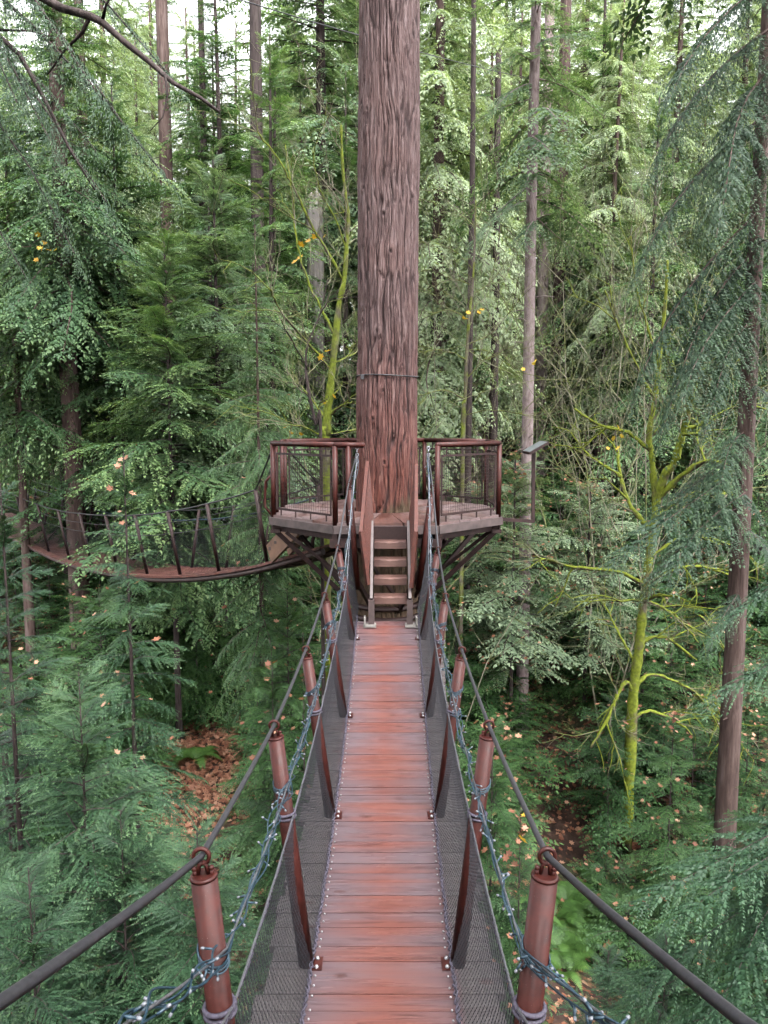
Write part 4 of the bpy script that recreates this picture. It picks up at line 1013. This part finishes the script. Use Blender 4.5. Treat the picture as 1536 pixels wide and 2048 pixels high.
# sword ferns
def fern_mesh(sd):
    g_ = np.random.default_rng(sd); Q, T = [], []
    for k in range(13):
        a = k * 2.4 + g_.normal(0, .2); L = g_.uniform(.55, .85); t = np.linspace(.12, 1, 22)
        d = np.array([math.cos(a), math.sin(a)]); r = L * t * .85; z_ = L * (1.05 * t - .95 * t * t)
        p = np.stack([d[0] * r, d[1] * r, z_], -1); tg = unit(np.gradient(p, axis=0)); sd_ = unit(np.cross(Z1, tg))
        for sg in (-1, 1):
            l = (.13 * np.sin(math.pi * np.clip(t * .9 + .1, 0, 1)) + .012)[:, None]; e = unit(sd_ * sg + tg * .35); w = tg * .016
            Q.append(np.stack([p - w, p + e * l * .5 - w * .8, p + e * l, p + w], 1)); T.append(np.full(22, .4) + g_.normal(0, .12, 22))
    return quad_mesh('fronds', np.concatenate(Q), np.concatenate(T), M['fern'])
FERN = [fern_mesh(700 + k) for k in range(3)]
FP = [(1135, 1655, 15), (1160, 1700, 14.6), (1110, 1730, 14), (1175, 1750, 14.2), (1150, 1790, 13.4), (1210, 1730, 15), (1120, 1780, 13), (1060, 1720, 13.5), (1235, 1680, 15.5), (1020, 1780, 12.6), (1260, 1760, 14), (1190, 1650, 16), (560, 1450, 17), (620, 1480, 16), (390, 1420, 18), (1130, 1830, 12.4)]
for k, (u, v, Y) in enumerate(FP):
    x = at(u, v, Y).x; s = rng.uniform(.9, 1.4)
    lab, grp = ('bright green sword fern on the bank below the right netting', 'sword ferns on the right bank') if u > 900 else ('sword fern at the edge of the leaf litter left of the footbridge', 'sword ferns left of the footbridge')
    o = empty('sword_fern', (x, Y, gh(x, Y)), lab, 'fern', grp); o.rotation_euler = (0, 0, rng.uniform(0, 6)); o.scale = (s, s, s)
    link('fronds', FERN[k % 3], o)

# fallen maple leaves on the ground and caught on the boughs
def maple_leaves(name, pts, sizes, mat, up=.5):
    outl = [(0, -.5), (.18, -.25), (.5, -.2), (.3, .02), (.42, .3), (.15, .25), (0, .55), (-.15, .25), (-.42, .3), (-.3, .02), (-.5, -.2), (-.18, -.25)]
    vs, fs = [], []; tt = []
    for p, s in zip(pts, sizes):
        a = R.uniform(0, 6.28); n_ = Vector((R.gauss(0, up), R.gauss(0, up) - .2, 1)).normalized(); x = n_.orthogonal().normalized(); y = n_.cross(x); x, y = x * math.cos(a) + y * math.sin(a), y * math.cos(a) - x * math.sin(a)
        b = len(vs); cup = R.uniform(.1, .45)
        for ox, oy in outl: vs.append(tuple(Vector(p) + x * ox * s + y * oy * s + n_ * cup * s * (ox * ox + oy * oy)))
        vs.append(tuple(p)); t_ = R.random()
        for i in range(12): fs.append((b + i, b + (i + 1) % 12, b + 12)); tt.append(t_)
    me = bpy.data.meshes.new(name); me.from_pydata(vs, [], fs); me.materials.append(mat)
    a = me.attributes.new('tint', 'FLOAT', 'FACE'); a.data.foreach_set('value', tt); me.update()
    return link(name, me)
pts = []
for (cx, cy, sx_, sy_, n_) in [(-4.8, 17.6, 1.2, 1.5, 2200), (-5.2, 18.5, 2.2, 3.0, 700), (4.6, 18, 1.4, 4, 450), (6, 26, 7, 6, 900), (-5, 25, 8, 5, 600), (0, 20, 10, 7, 900), (-3.4, 15, 1.6, 2, 350)]:
    for _ in range(n_):
        x, y = R.gauss(cx, sx_), R.gauss(cy, sy_)
        if y > 9: pts.append((x, y, gh(x, y) + R.uniform(.02, .06)))
tag(maple_leaves('leaf_litter', pts, [R.uniform(.1, .19) for _ in pts], M['autumn'], .3), kind='stuff')
bpy.context.view_layer.update()
caught = []
cand = [o for o in SC.objects if o.name.split('.')[0] == 'crown' and o.parent and o.parent.location.y < 33 and o.parent.name.split('.')[0] in ('hemlock_tree', 'conifer_sapling', 'conifer_seedling', 'bush')]
for o in cand:
    me = o.data; w = o.parent.location; nn = 12 if 'sapling' in o.parent.name or 'seedling' in o.parent.name else 34
    if 'bush' in o.parent.name: nn = 110
    if w.x > 0: nn = int(nn * 1.9)
    mw = Matrix.LocRotScale(o.parent.location, o.parent.rotation_euler, o.parent.scale); L_ = len(me.vertices)
    if w.y < 9: nn = 0
    for _ in range(nn):
        p = mw @ me.vertices[R.randrange(L_ // 4) * 4].co
        if p.z < EYE - .4 + (w.y > 16) * R.uniform(0, 2): caught.append(p + Vector((0, 0, .03)))
tag(maple_leaves('fallen_leaves', caught, [R.uniform(.06, .13) for _ in caught], M['autumn'], .45), kind='stuff')
yl = [at(u + R.gauss(0, 14), v + R.gauss(0, 14), Y) for (u, v, Y, n_) in [(1237, 885, 17, 5), (1047, 1652, 9.3, 2), (600, 515, 15, 4), (625, 490, 15, 4), (935, 625, 19.5, 5), (1070, 735, 18, 3), (668, 790, 14.5, 2), (640, 706, 14.2, 3), (95, 495, 19, 8), (575, 848, 14.4, 3)] for _ in range(n_)]
tag(maple_leaves('yellow_leaves', yl, [R.uniform(.1, .18) for _ in yl], M['yellow_leaf'], .9), kind='stuff')

# ------------------------------------------------------------------ light, air, camera
w = bpy.data.worlds.new('World'); SC.world = w; w.use_nodes = True
nt = w.node_tree; bg = nt.nodes['Background']
sky = nt.nodes.new('ShaderNodeTexSky'); sky.sky_type = 'NISHITA'; sky.sun_disc = False
sky.sun_elevation = math.radians(58); sky.sun_rotation = math.radians(150); sky.dust_density = 4.0; sky.air_density = 1.2
hs = nt.nodes.new('ShaderNodeHueSaturation'); hs.inputs['Saturation'].default_value = .12
nt.links.new(sky.outputs[0], hs.inputs['Color']); nt.links.new(hs.outputs[0], bg.inputs[0]); bg.inputs[1].default_value = .15
sun = bpy.data.lights.new('sun', 'SUN'); sun.energy = 1.5; sun.angle = math.radians(22); sun.color = (1, .96, .9)
so = bpy.data.objects.new('sun', sun); COL.objects.link(so)
el, az = sky.sun_elevation, sky.sun_rotation
dv = Vector((math.sin(az) * math.cos(el), math.cos(az) * math.cos(el), math.sin(el)))
so.rotation_euler = dv.to_track_quat('Z', 'Y').to_euler(); so.location = (0, 0, 40)

HAZE = 0.019
if HAZE:
    mb = MB(); mb.box((0, 50, 24), (480, 720, 104)); hz = mb.build('haze', None)
    m, nt, out = newmat('haze_air'); pv = nt.nodes.new('ShaderNodeVolumePrincipled'); pv.inputs['Color'].default_value = (.96, .985, .98, 1); pv.inputs['Density'].default_value = HAZE; pv.inputs['Anisotropy'].default_value = .2
    nt.links.new(pv.outputs[0], out.inputs['Volume']); hz.data.materials.clear(); hz.data.materials.append(m); tag(hz, kind='stuff')

cam = bpy.data.cameras.new('camera'); co = bpy.data.objects.new('camera', cam); COL.objects.link(co); SC.camera = co
co.location = (0, 0, EYE); co.rotation_euler = (math.pi / 2 - PITCH, 0, 0)
cam.sensor_fit = 'VERTICAL'; cam.sensor_height = 24; cam.lens = 24 * F / 2048; cam.clip_end = 1500; cam.clip_start = .05
vs = SC.view_settings; vs.view_transform = 'Standard'; vs.look = 'None'; vs.exposure = 3.08; vs.gamma = 1
cy = SC.cycles
cy.use_denoising = True; cy.max_bounces = 5; cy.diffuse_bounces = 3; cy.glossy_bounces = 2; cy.transmission_bounces = 2; cy.volume_bounces = 0; cy.transparent_max_bounces = 4
cy.use_adaptive_sampling = True; cy.adaptive_threshold = .02
print('quads', sum(len(m.polygons) for m in bpy.data.meshes))
